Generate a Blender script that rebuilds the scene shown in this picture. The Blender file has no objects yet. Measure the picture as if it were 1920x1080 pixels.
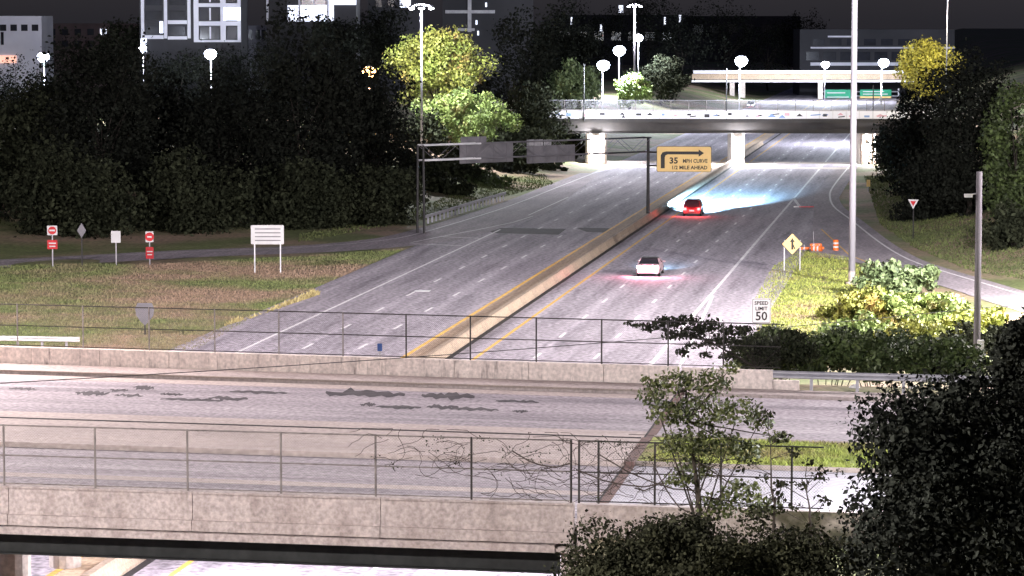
import bpy, math, random
import numpy as np
from mathutils import Vector, Matrix

random.seed(7)
PI = math.pi
R_ = math.radians
col = bpy.context.scene.collection
scene = bpy.context.scene

# ------------------------------------------------------------------ camera, world, sun, exposure
F_PX = 5470.0
CAM_H = 20.9
TAU = math.atan(500 / F_PX)
CT, ST_ = math.cos(TAU), math.sin(TAU)
cam_d = bpy.data.cameras.new('camera')
cam = bpy.data.objects.new('camera', cam_d)
col.objects.link(cam)
cam.location = (0, 0, CAM_H)
cam.rotation_euler = (PI / 2 - TAU, 0, 0)
cam_d.sensor_width = 36
cam_d.lens = 36 * F_PX / 1920
cam_d.clip_start = 1
cam_d.clip_end = 6000
scene.camera = cam

world = bpy.data.worlds.new('World')
scene.world = world
world.use_nodes = True
wn = world.node_tree
bg = wn.nodes['Background']
sky = wn.nodes.new('ShaderNodeTexSky')
sky.sky_type = 'NISHITA'
sky.sun_disc = False
sky.sun_elevation = R_(38)
sky.sun_rotation = R_(200)
tint = wn.nodes.new('ShaderNodeMix')
tint.data_type = 'RGBA'
tint.blend_type = 'MULTIPLY'
tint.inputs[0].default_value = 1.0
tint.inputs[7].default_value = (0.86, 0.80, 1.2, 1)
wn.links.new(sky.outputs[0], tint.inputs[6])
wn.links.new(tint.outputs[2], bg.inputs[0])
bg.inputs[1].default_value = 0.0065

sun_d = bpy.data.lights.new('moon', 'SUN')
sun_d.energy = 0.022
sun_d.angle = R_(0.6)
sun_d.color = (0.86, 0.9, 1.0)
sun = bpy.data.objects.new('moon', sun_d)
col.objects.link(sun)
sun.rotation_euler = (R_(52), 0, R_(-20))

vs = scene.view_settings
vs.view_transform = 'Standard'
vs.look = 'None'
vs.exposure = 0.12
vs.gamma = 1.0
vs.use_curve_mapping = False

POWER = 1.6            # common factor of every lamp


def U(px, py, Z=0.0):
    """ground point of the 1920x1080 survey picture at height Z"""
    a = (px - 960) / F_PX
    b = -(py - 540) / F_PX
    d = (a, CT + b * ST_, -ST_ + b * CT)
    t = (Z - CAM_H) / d[2]
    return Vector((d[0] * t, d[1] * t, Z))


def D(px, py, Y):
    """point of a sight line at the distance Y"""
    a = (px - 960) / F_PX
    b = -(py - 540) / F_PX
    d = (a, CT + b * ST_, -ST_ + b * CT)
    t = Y / d[1]
    return Vector((d[0] * t, Y, CAM_H + d[2] * t))


TH = math.atan2(815 / F_PX, CT + 500 / F_PX * ST_)      # bearing of the motorway
CTH, STH = math.cos(TH), math.sin(TH)


def RD(s, t, z=0.0):
    return Vector((s * CTH + t * STH, -s * STH + t * CTH, z))


def to_st(x, y):
    return x * CTH - y * STH, x * STH + y * CTH


# ------------------------------------------------------------------ materials
MATS = {}


def mat(name, c1, c2=None, scale=1.0, rough=0.85, bump=0.0, detail=4.0, stretch=None, coord='object',
        metal=0.0, speck=0.0, speck_scale=30.0, c3=None, c3_scale=0.2, c3_lo=0.5, c3_hi=0.62, emit=0.0, spec=0.3,
        island=0.0, sss=0.0, trans=0.0):
    m = bpy.data.materials.new(name)
    m.use_nodes = True
    nt = m.node_tree
    N, L = nt.nodes, nt.links
    b = N['Principled BSDF']
    b.inputs['Roughness'].default_value = rough
    b.inputs['Metallic'].default_value = metal
    b.inputs['Specular IOR Level'].default_value = spec
    c2 = c2 or tuple(v * 0.75 for v in c1)
    if coord == 'object':
        src = N.new('ShaderNodeTexCoord').outputs['Object']
    else:
        src = N.new('ShaderNodeNewGeometry').outputs['Position']
    if stretch:
        mp = N.new('ShaderNodeMapping')
        mp.inputs['Scale'].default_value = stretch
        L.new(src, mp.inputs[0])
        src2 = mp.outputs[0]
    else:
        src2 = src
    nz = N.new('ShaderNodeTexNoise')
    nz.inputs['Scale'].default_value = scale
    nz.inputs['Detail'].default_value = detail
    nz.inputs['Roughness'].default_value = 0.62
    L.new(src2, nz.inputs['Vector'])
    rp = N.new('ShaderNodeValToRGB')
    rp.color_ramp.elements[0].position = 0.32
    rp.color_ramp.elements[1].position = 0.68
    rp.color_ramp.elements[0].color = (*c2, 1)
    rp.color_ramp.elements[1].color = (*c1, 1)
    L.new(nz.outputs['Fac'], rp.inputs[0])
    out = rp.outputs[0]
    if c3:
        n3 = N.new('ShaderNodeTexNoise')
        n3.inputs['Scale'].default_value = c3_scale
        n3.inputs['Detail'].default_value = 5
        n3.inputs['Roughness'].default_value = 0.65
        L.new(src2, n3.inputs['Vector'])
        r3 = N.new('ShaderNodeValToRGB')
        r3.color_ramp.elements[0].position = c3_lo
        r3.color_ramp.elements[1].position = c3_hi
        L.new(n3.outputs['Fac'], r3.inputs[0])
        mx = N.new('ShaderNodeMix')
        mx.data_type = 'RGBA'
        L.new(r3.outputs[0], mx.inputs[0])
        L.new(out, mx.inputs[6])
        mx.inputs[7].default_value = (*c3, 1)
        out = mx.outputs[2]
    if speck:
        n4 = N.new('ShaderNodeTexNoise')
        n4.inputs['Scale'].default_value = speck_scale
        n4.inputs['Detail'].default_value = 2
        L.new(src, n4.inputs['Vector'])
        r4 = N.new('ShaderNodeMapRange')
        r4.inputs[1].default_value = 0.3
        r4.inputs[2].default_value = 0.7
        r4.inputs[3].default_value = 1 - speck
        r4.inputs[4].default_value = 1 + speck
        L.new(n4.outputs['Fac'], r4.inputs[0])
        mx = N.new('ShaderNodeMix')
        mx.data_type = 'RGBA'
        mx.blend_type = 'MULTIPLY'
        mx.inputs[0].default_value = 1
        L.new(out, mx.inputs[6])
        L.new(r4.outputs[0], mx.inputs[7])
        out = mx.outputs[2]
    if island:
        g = N.new('ShaderNodeNewGeometry')
        r5 = N.new('ShaderNodeMapRange')
        r5.inputs[3].default_value = 1 - island
        r5.inputs[4].default_value = 1 + island
        L.new(g.outputs['Random Per Island'], r5.inputs[0])
        mx = N.new('ShaderNodeMix')
        mx.data_type = 'RGBA'
        mx.blend_type = 'MULTIPLY'
        mx.inputs[0].default_value = 1
        L.new(out, mx.inputs[6])
        L.new(r5.outputs[0], mx.inputs[7])
        out = mx.outputs[2]
    L.new(out, b.inputs['Base Color'])
    if bump:
        bp = N.new('ShaderNodeBump')
        bp.inputs['Strength'].default_value = bump
        bp.inputs['Distance'].default_value = 0.05
        nb = N.new('ShaderNodeTexNoise')
        nb.inputs['Scale'].default_value = scale * 8
        L.new(src, nb.inputs['Vector'])
        L.new(nb.outputs['Fac'], bp.inputs['Height'])
        L.new(bp.outputs[0], b.inputs['Normal'])
    if trans:
        b.inputs['Transmission Weight'].default_value = trans
    if emit:
        b.inputs['Emission Color'].default_value = (*c1, 1)
        b.inputs['Emission Strength'].default_value = emit
    MATS[name] = m
    return m


def glow(name, c, strength):
    return mat(name, c, c, emit=strength, rough=0.4)


mat('asphalt', (0.37, 0.33, 0.37), (0.245, 0.218, 0.25), 0.35, speck=0.5, speck_scale=3.0, stretch=(1.6, 0.10, 1), c3=(0.17, 0.15, 0.175), c3_scale=0.5, c3_lo=0.52, c3_hi=0.7, bump=0.25)
nt = MATS['asphalt'].node_tree
_b = nt.nodes['Principled BSDF']
_src = _b.inputs['Base Color'].links[0].from_socket
_tc = nt.nodes.new('ShaderNodeTexCoord')
_sx = nt.nodes.new('ShaderNodeSeparateXYZ')
nt.links.new(_tc.outputs['Object'], _sx.inputs[0])


def _m(op, a, b=None):
    n = nt.nodes.new('ShaderNodeMath')
    n.operation = op
    for i_, v in enumerate((a, b)):
        if v is None:
            continue
        if isinstance(v, (int, float)):
            n.inputs[i_].default_value = v
        else:
            nt.links.new(v, n.inputs[i_])
    return n.outputs[0]


_x = _sx.outputs[0]
_r = _m('GREATER_THAN', _x, -31.0)
_pl = _m('DIVIDE', _m('ADD', _x, 42.4), 3.58)
_pr = _m('DIVIDE', _m('ADD', _x, 26.95), 3.72)
_ph = _m('ADD', _m('MULTIPLY', _pr, _r), _m('MULTIPLY', _pl, _m('SUBTRACT', 1.0, _r)))
_c1 = _m('COSINE', _m('MULTIPLY', _ph, 2 * PI))
_c2 = _m('COSINE', _m('MULTIPLY', _ph, 4 * PI))
_f = _m('SUBTRACT', 0.98, _m('ADD', _m('MULTIPLY', _c1, 0.10), _m('MULTIPLY', _c2, -0.07)))
_mx = nt.nodes.new('ShaderNodeMix')
_mx.data_type = 'RGBA'
_mx.blend_type = 'MULTIPLY'
_mx.inputs[0].default_value = 1
nt.links.new(_src, _mx.inputs[6])
nt.links.new(_f, _mx.inputs[7])
nt.links.new(_mx.outputs[2], _b.inputs['Base Color'])
mat('shoulder', (0.33, 0.285, 0.31), (0.21, 0.185, 0.205), 0.5, speck=0.38, speck_scale=3.5, stretch=(1.4, 0.2, 1), bump=0.25)
mat('concrete_barrier', (0.33, 0.255, 0.19), (0.235, 0.18, 0.14), 0.8, speck=0.22, speck_scale=6, stretch=(1, 0.3, 2), bump=0.2)
mat('concrete_shoulder', (0.50, 0.37, 0.26), (0.38, 0.28, 0.20), 0.6, speck=0.3, speck_scale=4, stretch=(1, 0.15, 1))
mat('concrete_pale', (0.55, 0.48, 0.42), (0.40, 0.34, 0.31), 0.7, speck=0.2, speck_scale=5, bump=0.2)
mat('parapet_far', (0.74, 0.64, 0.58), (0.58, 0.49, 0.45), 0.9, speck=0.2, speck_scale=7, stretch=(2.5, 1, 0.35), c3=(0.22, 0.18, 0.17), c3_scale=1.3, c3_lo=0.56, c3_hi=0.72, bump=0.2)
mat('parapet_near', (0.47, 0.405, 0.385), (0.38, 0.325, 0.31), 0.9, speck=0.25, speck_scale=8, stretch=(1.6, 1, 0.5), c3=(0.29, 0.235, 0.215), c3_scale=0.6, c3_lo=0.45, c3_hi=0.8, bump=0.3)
mat('street', (0.40, 0.355, 0.375), (0.26, 0.23, 0.25), 0.35, speck=0.36, speck_scale=5, stretch=(0.10, 1.3, 1), c3=(0.20, 0.178, 0.195), c3_scale=0.30, c3_lo=0.50, c3_hi=0.66, bump=0.2)
mat('street_pale', (0.42, 0.40, 0.43), (0.32, 0.30, 0.325), 0.5, speck=0.2, speck_scale=5, stretch=(0.15, 1, 1))
mat('sidewalk', (0.44, 0.37, 0.35), (0.33, 0.275, 0.26), 0.6, speck=0.22, speck_scale=6, stretch=(0.4, 1, 1))
mat('median_slab', (0.46, 0.385, 0.355), (0.36, 0.30, 0.28), 0.6, speck=0.2, speck_scale=5, stretch=(0.3, 1, 1))
mat('kerb', (0.36, 0.30, 0.26), (0.24, 0.2, 0.18), 1.5, speck=0.2)
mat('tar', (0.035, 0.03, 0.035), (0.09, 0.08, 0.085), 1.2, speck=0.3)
mat('joint_dark', (0.02, 0.018, 0.02), (0.035, 0.03, 0.03), 2)
mat('joint_rust', (0.17, 0.10, 0.085), (0.10, 0.065, 0.06), 2)
mat('girder', (0.022, 0.024, 0.024), (0.012, 0.013, 0.013), 0.6, rough=0.7, speck=0.3, speck_scale=3)
mat('steel_far', (0.055, 0.048, 0.045), (0.03, 0.028, 0.027), 0.3, rough=0.7)
mat('white_paint', (0.78, 0.76, 0.76), (0.55, 0.52, 0.54), 1.5, rough=0.7, speck=0.2, speck_scale=5)
mat('yellow_paint', (0.72, 0.44, 0.09), (0.52, 0.30, 0.07), 0.8, rough=0.7, speck=0.2, speck_scale=4)
mat('galvanised', (0.42, 0.41, 0.44), (0.30, 0.295, 0.32), 1.5, rough=0.55, metal=0.35)
mat('galv_bright', (0.72, 0.71, 0.74), (0.52, 0.52, 0.55), 0.8, rough=0.5, metal=0.2)
mat('mast_metal', (0.36, 0.35, 0.40), (0.27, 0.265, 0.31), 0.4, rough=0.5, metal=0.1, stretch=(1, 1, .2))
mat('dark_steel', (0.035, 0.033, 0.035), (0.02, 0.02, 0.02), 2, rough=0.6)
mat('fence_dark', (0.05, 0.045, 0.04), (0.03, 0.026, 0.025), 3, rough=0.7)
mat('fence_grey', (0.30, 0.27, 0.25), (0.13, 0.11, 0.105), 2.2, rough=0.6, metal=0.2)
mat('sign_back', (0.20, 0.19, 0.21), (0.13, 0.125, 0.14), 0.7, rough=0.5, metal=0.3)
mat('sign_white', (0.58, 0.575, 0.585), (0.50, 0.49, 0.50), 1.0, rough=0.5)
mat('sign_red', (0.55, 0.025, 0.03), (0.42, 0.02, 0.03), 2, rough=0.5)
mat('sign_yellow', (0.80, 0.56, 0.22), (0.70, 0.48, 0.19), 0.6, rough=0.5)
mat('sign_green', (0.02, 0.30, 0.16), (0.015, 0.22, 0.12), 0.5, rough=0.5)
mat('sign_black', (0.015, 0.013, 0.013), (0.02, 0.02, 0.02), 2, rough=0.5)
mat('sign_blue', (0.05, 0.10, 0.30), (0.04, 0.08, 0.22), 2)
mat('wood_pole', (0.15, 0.14, 0.15), (0.085, 0.08, 0.085), 2.0, stretch=(4, 4, .3), speck=0.2, bump=0.3)
mat('bark', (0.07, 0.055, 0.045), (0.035, 0.028, 0.024), 3, stretch=(3, 3, .6), bump=0.4)
mat('bark_dark', (0.028, 0.022, 0.018), (0.015, 0.012, 0.01), 3, stretch=(3, 3, .6))
mat('twig', (0.085, 0.065, 0.055), (0.04, 0.03, 0.028), 4)
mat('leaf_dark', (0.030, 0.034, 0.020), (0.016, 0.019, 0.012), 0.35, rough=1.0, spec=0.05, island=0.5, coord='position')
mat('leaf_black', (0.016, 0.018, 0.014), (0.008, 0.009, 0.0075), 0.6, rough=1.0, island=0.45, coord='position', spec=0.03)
mat('leaf_mid', (0.060, 0.085, 0.025), (0.035, 0.05, 0.02), 0.4, rough=0.65, island=0.5, coord='position')
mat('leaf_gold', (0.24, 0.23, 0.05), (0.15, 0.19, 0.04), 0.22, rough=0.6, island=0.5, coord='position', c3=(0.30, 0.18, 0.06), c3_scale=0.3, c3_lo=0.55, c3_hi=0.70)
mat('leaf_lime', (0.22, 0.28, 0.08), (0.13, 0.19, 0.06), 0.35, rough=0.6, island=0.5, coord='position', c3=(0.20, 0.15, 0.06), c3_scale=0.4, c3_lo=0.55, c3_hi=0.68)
mat('leaf_cool', (0.17, 0.22, 0.10), (0.09, 0.13, 0.06), 0.5, rough=0.55, island=0.5, coord='position')
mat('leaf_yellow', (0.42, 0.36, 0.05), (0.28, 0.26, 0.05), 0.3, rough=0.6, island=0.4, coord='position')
mat('leaf_near', (0.040, 0.044, 0.036), (0.022, 0.025, 0.020), 1.2, rough=1.0, island=0.5, coord='position', spec=0.03)
mat('leaf_bush', (0.050, 0.052, 0.030), (0.024, 0.026, 0.017), 1.0, rough=1.0, island=0.5, coord='position', spec=0.03)
mat('leaf_sapling', (0.13, 0.145, 0.05), (0.06, 0.075, 0.03), 1.5, rough=0.6, island=0.5, coord='position')
mat('ground', (0.17, 0.20, 0.075), (0.115, 0.135, 0.055), 0.22, speck=0.35, speck_scale=2.6, coord='position', c3=(0.28, 0.20, 0.145), c3_scale=0.055, c3_lo=0.44, c3_hi=0.60, bump=0.6)
mat('grass_blade', (0.20, 0.235, 0.085), (0.135, 0.16, 0.065), 0.3, coord='position', island=0.3, c3=(0.30, 0.21, 0.15), c3_scale=0.055, c3_lo=0.44, c3_hi=0.60)
mat('grass_gore', (0.32, 0.35, 0.085), (0.21, 0.25, 0.06), 0.3, coord='position', island=0.45, c3=(0.26, 0.21, 0.10), c3_scale=0.2, c3_lo=0.5, c3_hi=0.65)
mat('weeds', (0.11, 0.13, 0.045), (0.06, 0.075, 0.03), 0.3, coord='position', island=0.4)
mat('dry_tuft', (0.50, 0.42, 0.20), (0.36, 0.30, 0.14), 1, island=0.4)
mat('car_dark_red', (0.09, 0.008, 0.014), (0.07, 0.006, 0.01), 0.5, rough=0.3, spec=0.5)
mat('car_silver', (0.42, 0.30, 0.33), (0.38, 0.27, 0.30), 0.5, rough=0.35, metal=0.3)
mat('car_grey', (0.18, 0.18, 0.20), (0.16, 0.16, 0.18), 0.5, rough=0.35, metal=0.3)
mat('car_glass', (0.02, 0.02, 0.025), (0.015, 0.015, 0.02), 1, rough=0.1, spec=0.6)
mat('rubber', (0.02, 0.02, 0.02), (0.015, 0.015, 0.015), 3)
mat('rim', (0.4, 0.4, 0.42), (0.3, 0.3, 0.32), 3, metal=0.6, rough=0.4)
mat('orange_plastic', (0.80, 0.17, 0.03), (0.62, 0.12, 0.02), 2, rough=0.5)
mat('building_white', (0.74, 0.73, 0.80), (0.60, 0.59, 0.68), 0.1, rough=0.8, coord='position')
mat('building_grey', (0.22, 0.215, 0.25), (0.15, 0.145, 0.17), 0.05, rough=0.8, coord='position')
mat('building_dark', (0.05, 0.048, 0.055), (0.03, 0.03, 0.035), 0.05, rough=0.8, coord='position')
mat('brick_red', (0.14, 0.10, 0.10), (0.10, 0.07, 0.07), 0.3, coord='position')
mat('window_dark', (0.03, 0.032, 0.045), (0.015, 0.016, 0.02), 0.2, rough=0.15, spec=0.5, coord='position')
mat('mural_pink', (0.75, 0.42, 0.45), (0.6, 0.35, 0.4), 1)
mat('mural_blue', (0.25, 0.35, 0.6), (0.2, 0.3, 0.5), 1)
mat('mural_black', (0.05, 0.045, 0.05), (0.03, 0.03, 0.03), 1)
mat('mural_white', (0.86, 0.84, 0.86), (0.78, 0.75, 0.80), 0.5)
mat('rubbish', (0.75, 0.74, 0.72), (0.6, 0.58, 0.56), 2)
glow('lamp_white', (0.93, 0.95, 1.0), 30)
glow('lamp_blue', (0.72, 0.82, 1.0), 30)
glow('lamp_orange', (1.0, 0.55, 0.22), 20)
glow('lamp_warm', (1.0, 0.88, 0.82), 20)
glow('tail_red', (1.0, 0.03, 0.03), 6)
glow('tail_white', (1.0, 0.85, 0.85), 5)
glow('head_white', (0.85, 0.93, 1.0), 25)
glow('window_lit', (0.80, 0.84, 1.0), 1.6)
glow('window_warm', (1.0, 0.55, 0.42), 0.9)


# ------------------------------------------------------------------ mesh helpers
class MB:
    def __init__(self):
        self.v = []
        self.f = []

    def add(self, vs, fs):
        o = len(self.v)
        self.v += [tuple(p) for p in vs]
        self.f += [tuple(i + o for i in q) for q in fs]
        return self

    def hexa(self, p):
        return self.add(p, [(0, 3, 2, 1), (4, 5, 6, 7), (0, 1, 5, 4), (1, 2, 6, 5), (2, 3, 7, 6), (3, 0, 4, 7)])

    def box(self, x0, x1, y0, y1, z0, z1):
        return self.hexa([(x0, y0, z0), (x1, y0, z0), (x1, y1, z0), (x0, y1, z0),
                          (x0, y0, z1), (x1, y0, z1), (x1, y1, z1), (x0, y1, z1)])

    def tube(self, p0, p1, r0, r1=None, n=8):
        r1 = r0 if r1 is None else r1
        p0, p1 = Vector(p0), Vector(p1)
        d = (p1 - p0)
        if d.length < 1e-6:
            return self
        d.normalize()
        a = d.orthogonal().normalized()
        b = d.cross(a)
        vs = []
        for k in range(n):
            an = 2 * PI * k / n
            w = a * math.cos(an) + b * math.sin(an)
            vs += [p0 + w * r0, p1 + w * r1]
        fs = [(2 * k, 2 * ((k + 1) % n), 2 * ((k + 1) % n) + 1, 2 * k + 1) for k in range(n)]
        fs.append(tuple(2 * k for k in range(n))[::-1])
        fs.append(tuple(2 * k + 1 for k in range(n)))
        return self.add(vs, fs)

    def path(self, pts, r, n=6):
        for a, b in zip(pts[:-1], pts[1:]):
            self.tube(a, b, r, r, n)
        return self

    def prism(self, poly, a0, a1, axis='z'):
        """poly in the two other axes, extruded along axis"""
        n = len(poly)

        def mk(p, h):
            if axis == 'z':
                return (p[0], p[1], h)
            if axis == 'y':
                return (p[0], h, p[1])
            return (h, p[0], p[1])
        vs = [mk(p, a0) for p in poly] + [mk(p, a1) for p in poly]
        fs = [tuple(range(n))[::-1], tuple(range(n, 2 * n))] + [(k, (k + 1) % n, n + (k + 1) % n, n + k) for k in range(n)]
        return self.add(vs, fs)

    def lathe(self, prof, n=12, c=(0, 0)):
        vs = []
        for r, z in prof:
            for k in range(n):
                a = 2 * PI * k / n
                vs.append((c[0] + r * math.cos(a), c[1] + r * math.sin(a), z))
        fs = []
        for i in range(len(prof) - 1):
            for k in range(n):
                k2 = (k + 1) % n
                fs.append((i * n + k, i * n + k2, (i + 1) * n + k2, (i + 1) * n + k))
        fs.append(tuple(range(n))[::-1])
        fs.append(tuple((len(prof) - 1) * n + k for k in range(n)))
        return self.add(vs, fs)

    def mesh(self, name, m, smooth=False):
        me = bpy.data.meshes.new(name)
        me.from_pydata(self.v, [], self.f)
        me.materials.append(MATS[m] if isinstance(m, str) else m)
        if smooth:
            me.polygons.foreach_set('use_smooth', [True] * len(me.polygons))
        me.update()
        return me

    def build(self, name, m, parent=None, loc=(0, 0, 0), rz=0.0, smooth=False):
        o = bpy.data.objects.new(name, self.mesh(name, m, smooth))
        col.objects.link(o)
        o.location = loc
        o.rotation_euler = (0, 0, rz)
        o.parent = parent
        return o


def tag(o, label=None, cat=None, group=None, kind=None):
    if label:
        o['label'] = label
    if cat:
        o['category'] = cat
    if group:
        o['group'] = group
    if kind:
        o['kind'] = kind
    return o


def empty(name, label, cat, loc=(0, 0, 0), rz=0.0, group=None):
    o = bpy.data.objects.new(name, None)
    col.objects.link(o)
    o.location = loc
    o.rotation_euler = (0, 0, rz)
    o.empty_display_size = 0.5
    return tag(o, label, cat, group)


def place(mesh, name, parent, loc=(0, 0, 0), rz=0.0, scale=None):
    o = bpy.data.objects.new(name, mesh)
    col.objects.link(o)
    o.parent = parent
    o.location = loc
    o.rotation_euler = (0, 0, rz)
    if scale:
        o.scale = scale
    return o


def light(name, parent, loc, power, color=(0.95, 0.94, 1.0), radius=0.3, kind='POINT', rot=None, size=None, blend=0.5):
    d = bpy.data.lights.new(name, kind)
    d.energy = power * POWER
    d.color = color
    d.shadow_soft_size = radius
    if kind == 'SPOT':
        d.spot_size = size
        d.spot_blend = blend
    o = bpy.data.objects.new(name, d)
    col.objects.link(o)
    o.parent = parent
    o.location = loc
    if rot:
        o.rotation_euler = rot
    return o


def text(body, size, m, parent, loc, sx=1.0, depth=0.006, bold=0.0):
    """lettering in the local x-z plane facing -y"""
    cu = bpy.data.curves.new('lettering', 'FONT')
    cu.body = body
    cu.size = size
    cu.align_x = 'CENTER'
    cu.align_y = 'CENTER'
    cu.extrude = depth
    cu.offset = bold
    cu.resolution_u = 2
    ob = bpy.data.objects.new('tmp', cu)
    col.objects.link(ob)
    dg = bpy.context.evaluated_depsgraph_get()
    me = bpy.data.meshes.new_from_object(ob.evaluated_get(dg))
    bpy.data.objects.remove(ob)
    me.materials.clear()
    me.materials.append(MATS[m])
    o = bpy.data.objects.new('lettering', me)
    col.objects.link(o)
    o.parent = parent
    o.location = loc
    o.rotation_euler = (PI / 2, 0, 0)
    o.scale = (sx, 1, 1)
    return o


def smooth(a, b, x):
    t = np.clip((x - a) / (b - a), 0, 1)
    return t * t * (3 - 2 * t)


# ------------------------------------------------------------------ street bridge frame
def near(u):
    return Vector((1.9 + u * math.cos(R_(10.8)), 86.4 - u * math.sin(R_(10.8)), 0))


def far(u):
    return Vector((7.1 + u * math.cos(R_(14.5)), 121.6 - u * math.sin(R_(14.5)), 0))


def BK(u, k, z):
    p = near(u).lerp(far(u), k)
    return Vector((p.x, p.y, z))


DECK = 5.6

# ------------------------------------------------------------------ ground
EDGE_T = np.array([-200, 150, 195, 215, 226, 236, 250, 260, 278, 310, 331, 351, 372, 420, 3000.])
EDGE_S = np.array([60, 30, 15, 9.5, 7.2, 4.2, 0.4, -2.2, -4.8, -8.4, -11.0, -12.2, -12.4, -12.0, -12.0])


def hgt(x, y):
    x = np.asarray(x, float)
    y = np.asarray(y, float)
    s = x * CTH - y * STH
    t = x * STH + y * CTH
    z = np.full_like(x, -0.04)
    # left bank behind the slip road
    dl = (y - (290 + (x + 9) * 0.89)) * 0.75
    left = smooth(5, 70, dl) * 4.5 * smooth(-50, -75, s)
    z = z + left
    # right bank
    e = np.interp(t, EDGE_T, EDGE_S)
    z = z + smooth(2.0, 40, s - e) * 9 * smooth(190, 225, t)
    # street embankments
    yf = 121.6 - (x - 7.1) * math.tan(R_(14.5))
    fill_r = smooth(-11.2, -10.2, s) * (1 - smooth(1.5, 30, y - yf))
    fill_l = smooth(-52.0, -53.5, s) * (1 - smooth(2, 40, y - yf))
    z = z + np.maximum(fill_r, fill_l) * (DECK - 0.06)
    z = z + 0.12 * np.sin(x * 0.31 + 1.3) * np.sin(y * 0.23) * np.maximum(smooth(-62, -75, s) * smooth(2, 8, np.abs(dl)), smooth(3, 9, s - e))
    return z


def make_ground():
    ss = np.unique(np.concatenate([np.linspace(-2200, -160, 18), np.linspace(-160, -55, 60), np.linspace(-55, -8, 40), np.linspace(-11.4, -10, 8), np.linspace(-8, 60, 60), np.linspace(60, 2200, 20)]))
    tt = np.unique(np.concatenate([np.linspace(-300, 60, 12), np.linspace(60, 480, 240), np.linspace(480, 1200, 60), np.linspace(1200, 5000, 16)]))
    S, T = np.meshgrid(ss, tt)
    X = S * CTH + T * STH
    Y = -S * STH + T * CTH
    Z = hgt(X, Y)
    n, m_ = S.shape
    V = np.stack([X, Y, Z], -1).reshape(-1, 3)
    idx = np.arange(n * m_).reshape(n, m_)
    Fq = np.stack([idx[:-1, :-1], idx[:-1, 1:], idx[1:, 1:], idx[1:, :-1]], -1).reshape(-1, 4)
    me = bpy.data.meshes.new('ground')
    me.from_pydata(V.tolist(), [], Fq.tolist())
    me.materials.append(MATS['ground'])
    me.polygons.foreach_set('use_smooth', [True] * len(me.polygons))
    o = bpy.data.objects.new('ground', me)
    col.objects.link(o)
    tag(o, kind='structure')


make_ground()

# ------------------------------------------------------------------ motorway (local x = across, y = along)
RZ = -TH


def strip(mb, pts_l, pts_r, z):
    vs, fs = [], []
    for a, b in zip(pts_l, pts_r):
        vs += [(a[0], a[1], z), (b[0], b[1], z)]
    for k in range(len(pts_l) - 1):
        fs.append((2 * k, 2 * k + 1, 2 * k + 3, 2 * k + 2))
    return mb.add(vs, fs)


road = MB()
strip(road, [(-48.9, -60), (-48.9, 268), (-49.0, 300), (-48.6, 360), (-48.2, 430), (-48, 1500)], [(-12.4, -60), (-12.4, 268), (-12.4, 300), (-12.4, 360), (-12.4, 430), (-12.4, 1500)], 0.0)
highway = road.build('highway', 'asphalt', rz=RZ)
tag(highway, kind='structure')


def line_mark(name, pts, w, m, parent=highway, z=0.006):
    mb = MB()
    vs, fs = [], []
    for i, p in enumerate(pts):
        a = Vector(pts[max(i - 1, 0)])
        b = Vector(pts[min(i + 1, len(pts) - 1)])
        d = (b - a).normalized()
        nrm = Vector((d.y, -d.x)) * w / 2
        p = Vector(p)
        vs += [(p.x - nrm.x, p.y - nrm.y, z), (p.x + nrm.x, p.y + nrm.y, z)]
    for k in range(len(pts) - 1):
        fs.append((2 * k, 2 * k + 1, 2 * k + 3, 2 * k + 2))
    mb.add(vs, fs)
    return mb.build(name, m, parent)


def smooth_pts(pts, n=6):
    out = []
    P = [Vector(p) for p in pts]
    for i in range(len(P) - 1):
        p0, p1, p2, p3 = P[max(i - 1, 0)], P[i], P[i + 1], P[min(i + 2, len(P) - 1)]
        for k in range(n):
            t = k / n
            out.append(0.5 * ((2 * p1) + (p2 - p0) * t + (2 * p0 - 5 * p1 + 4 * p2 - p3) * t * t + (3 * p1 - p0 - 3 * p2 + p3) * t ** 3))
    out.append(P[-1])
    return out


line_mark('edge_line', [(-44.22, 20), (-44.22, 290)], 0.22, 'white_paint')
line_mark('edge_line', [(-44.5, 312), (-44.4, 345)], 0.18, 'white_paint')
line_mark('edge_line', [(-33.3, 20), (-33.3, 900)], 0.30, 'yellow_paint')
line_mark('edge_line', [(-28.78, 20), (-28.78, 900)], 0.24, 'yellow_paint')
line_mark('edge_line', [(-17.62, 20), (-17.62, 900)], 0.26, 'white_paint')
line_mark('edge_line', [(-15.7, 168), (-15.84, 178), (-16.89, 207.5), (-17.4, 222)], 0.22, 'white_paint')
dash = MB().box(-0.10, 0.10, -1.52, 1.52, 0.004, 0.009).mesh('lane_dash', 'white_paint')
for s, t0 in ((-40.55, 183.4), (-37.02, 183.9), (-25.13, 180.3), (-21.4, 180.5)):
    for k in range(-7, 40):
        t = t0 + 12.17 * k
        if t > 620:
            continue
        place(dash, 'lane_dash', highway, (s, t, 0))
sdash = MB().box(-0.075, 0.075, -0.5, 0.5, 0.004, 0.009).mesh('short_dash', 'white_paint')
for k in range(12):
    place(sdash, 'short_dash', highway, (-44.3, 352 + 5.0 * k, 0))

# pale bands painting lamplight across the road at the far bridge
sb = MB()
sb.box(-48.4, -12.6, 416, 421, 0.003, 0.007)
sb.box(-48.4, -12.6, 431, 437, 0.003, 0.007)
sb.build('painted_light_band', 'concrete_pale', highway)

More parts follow.
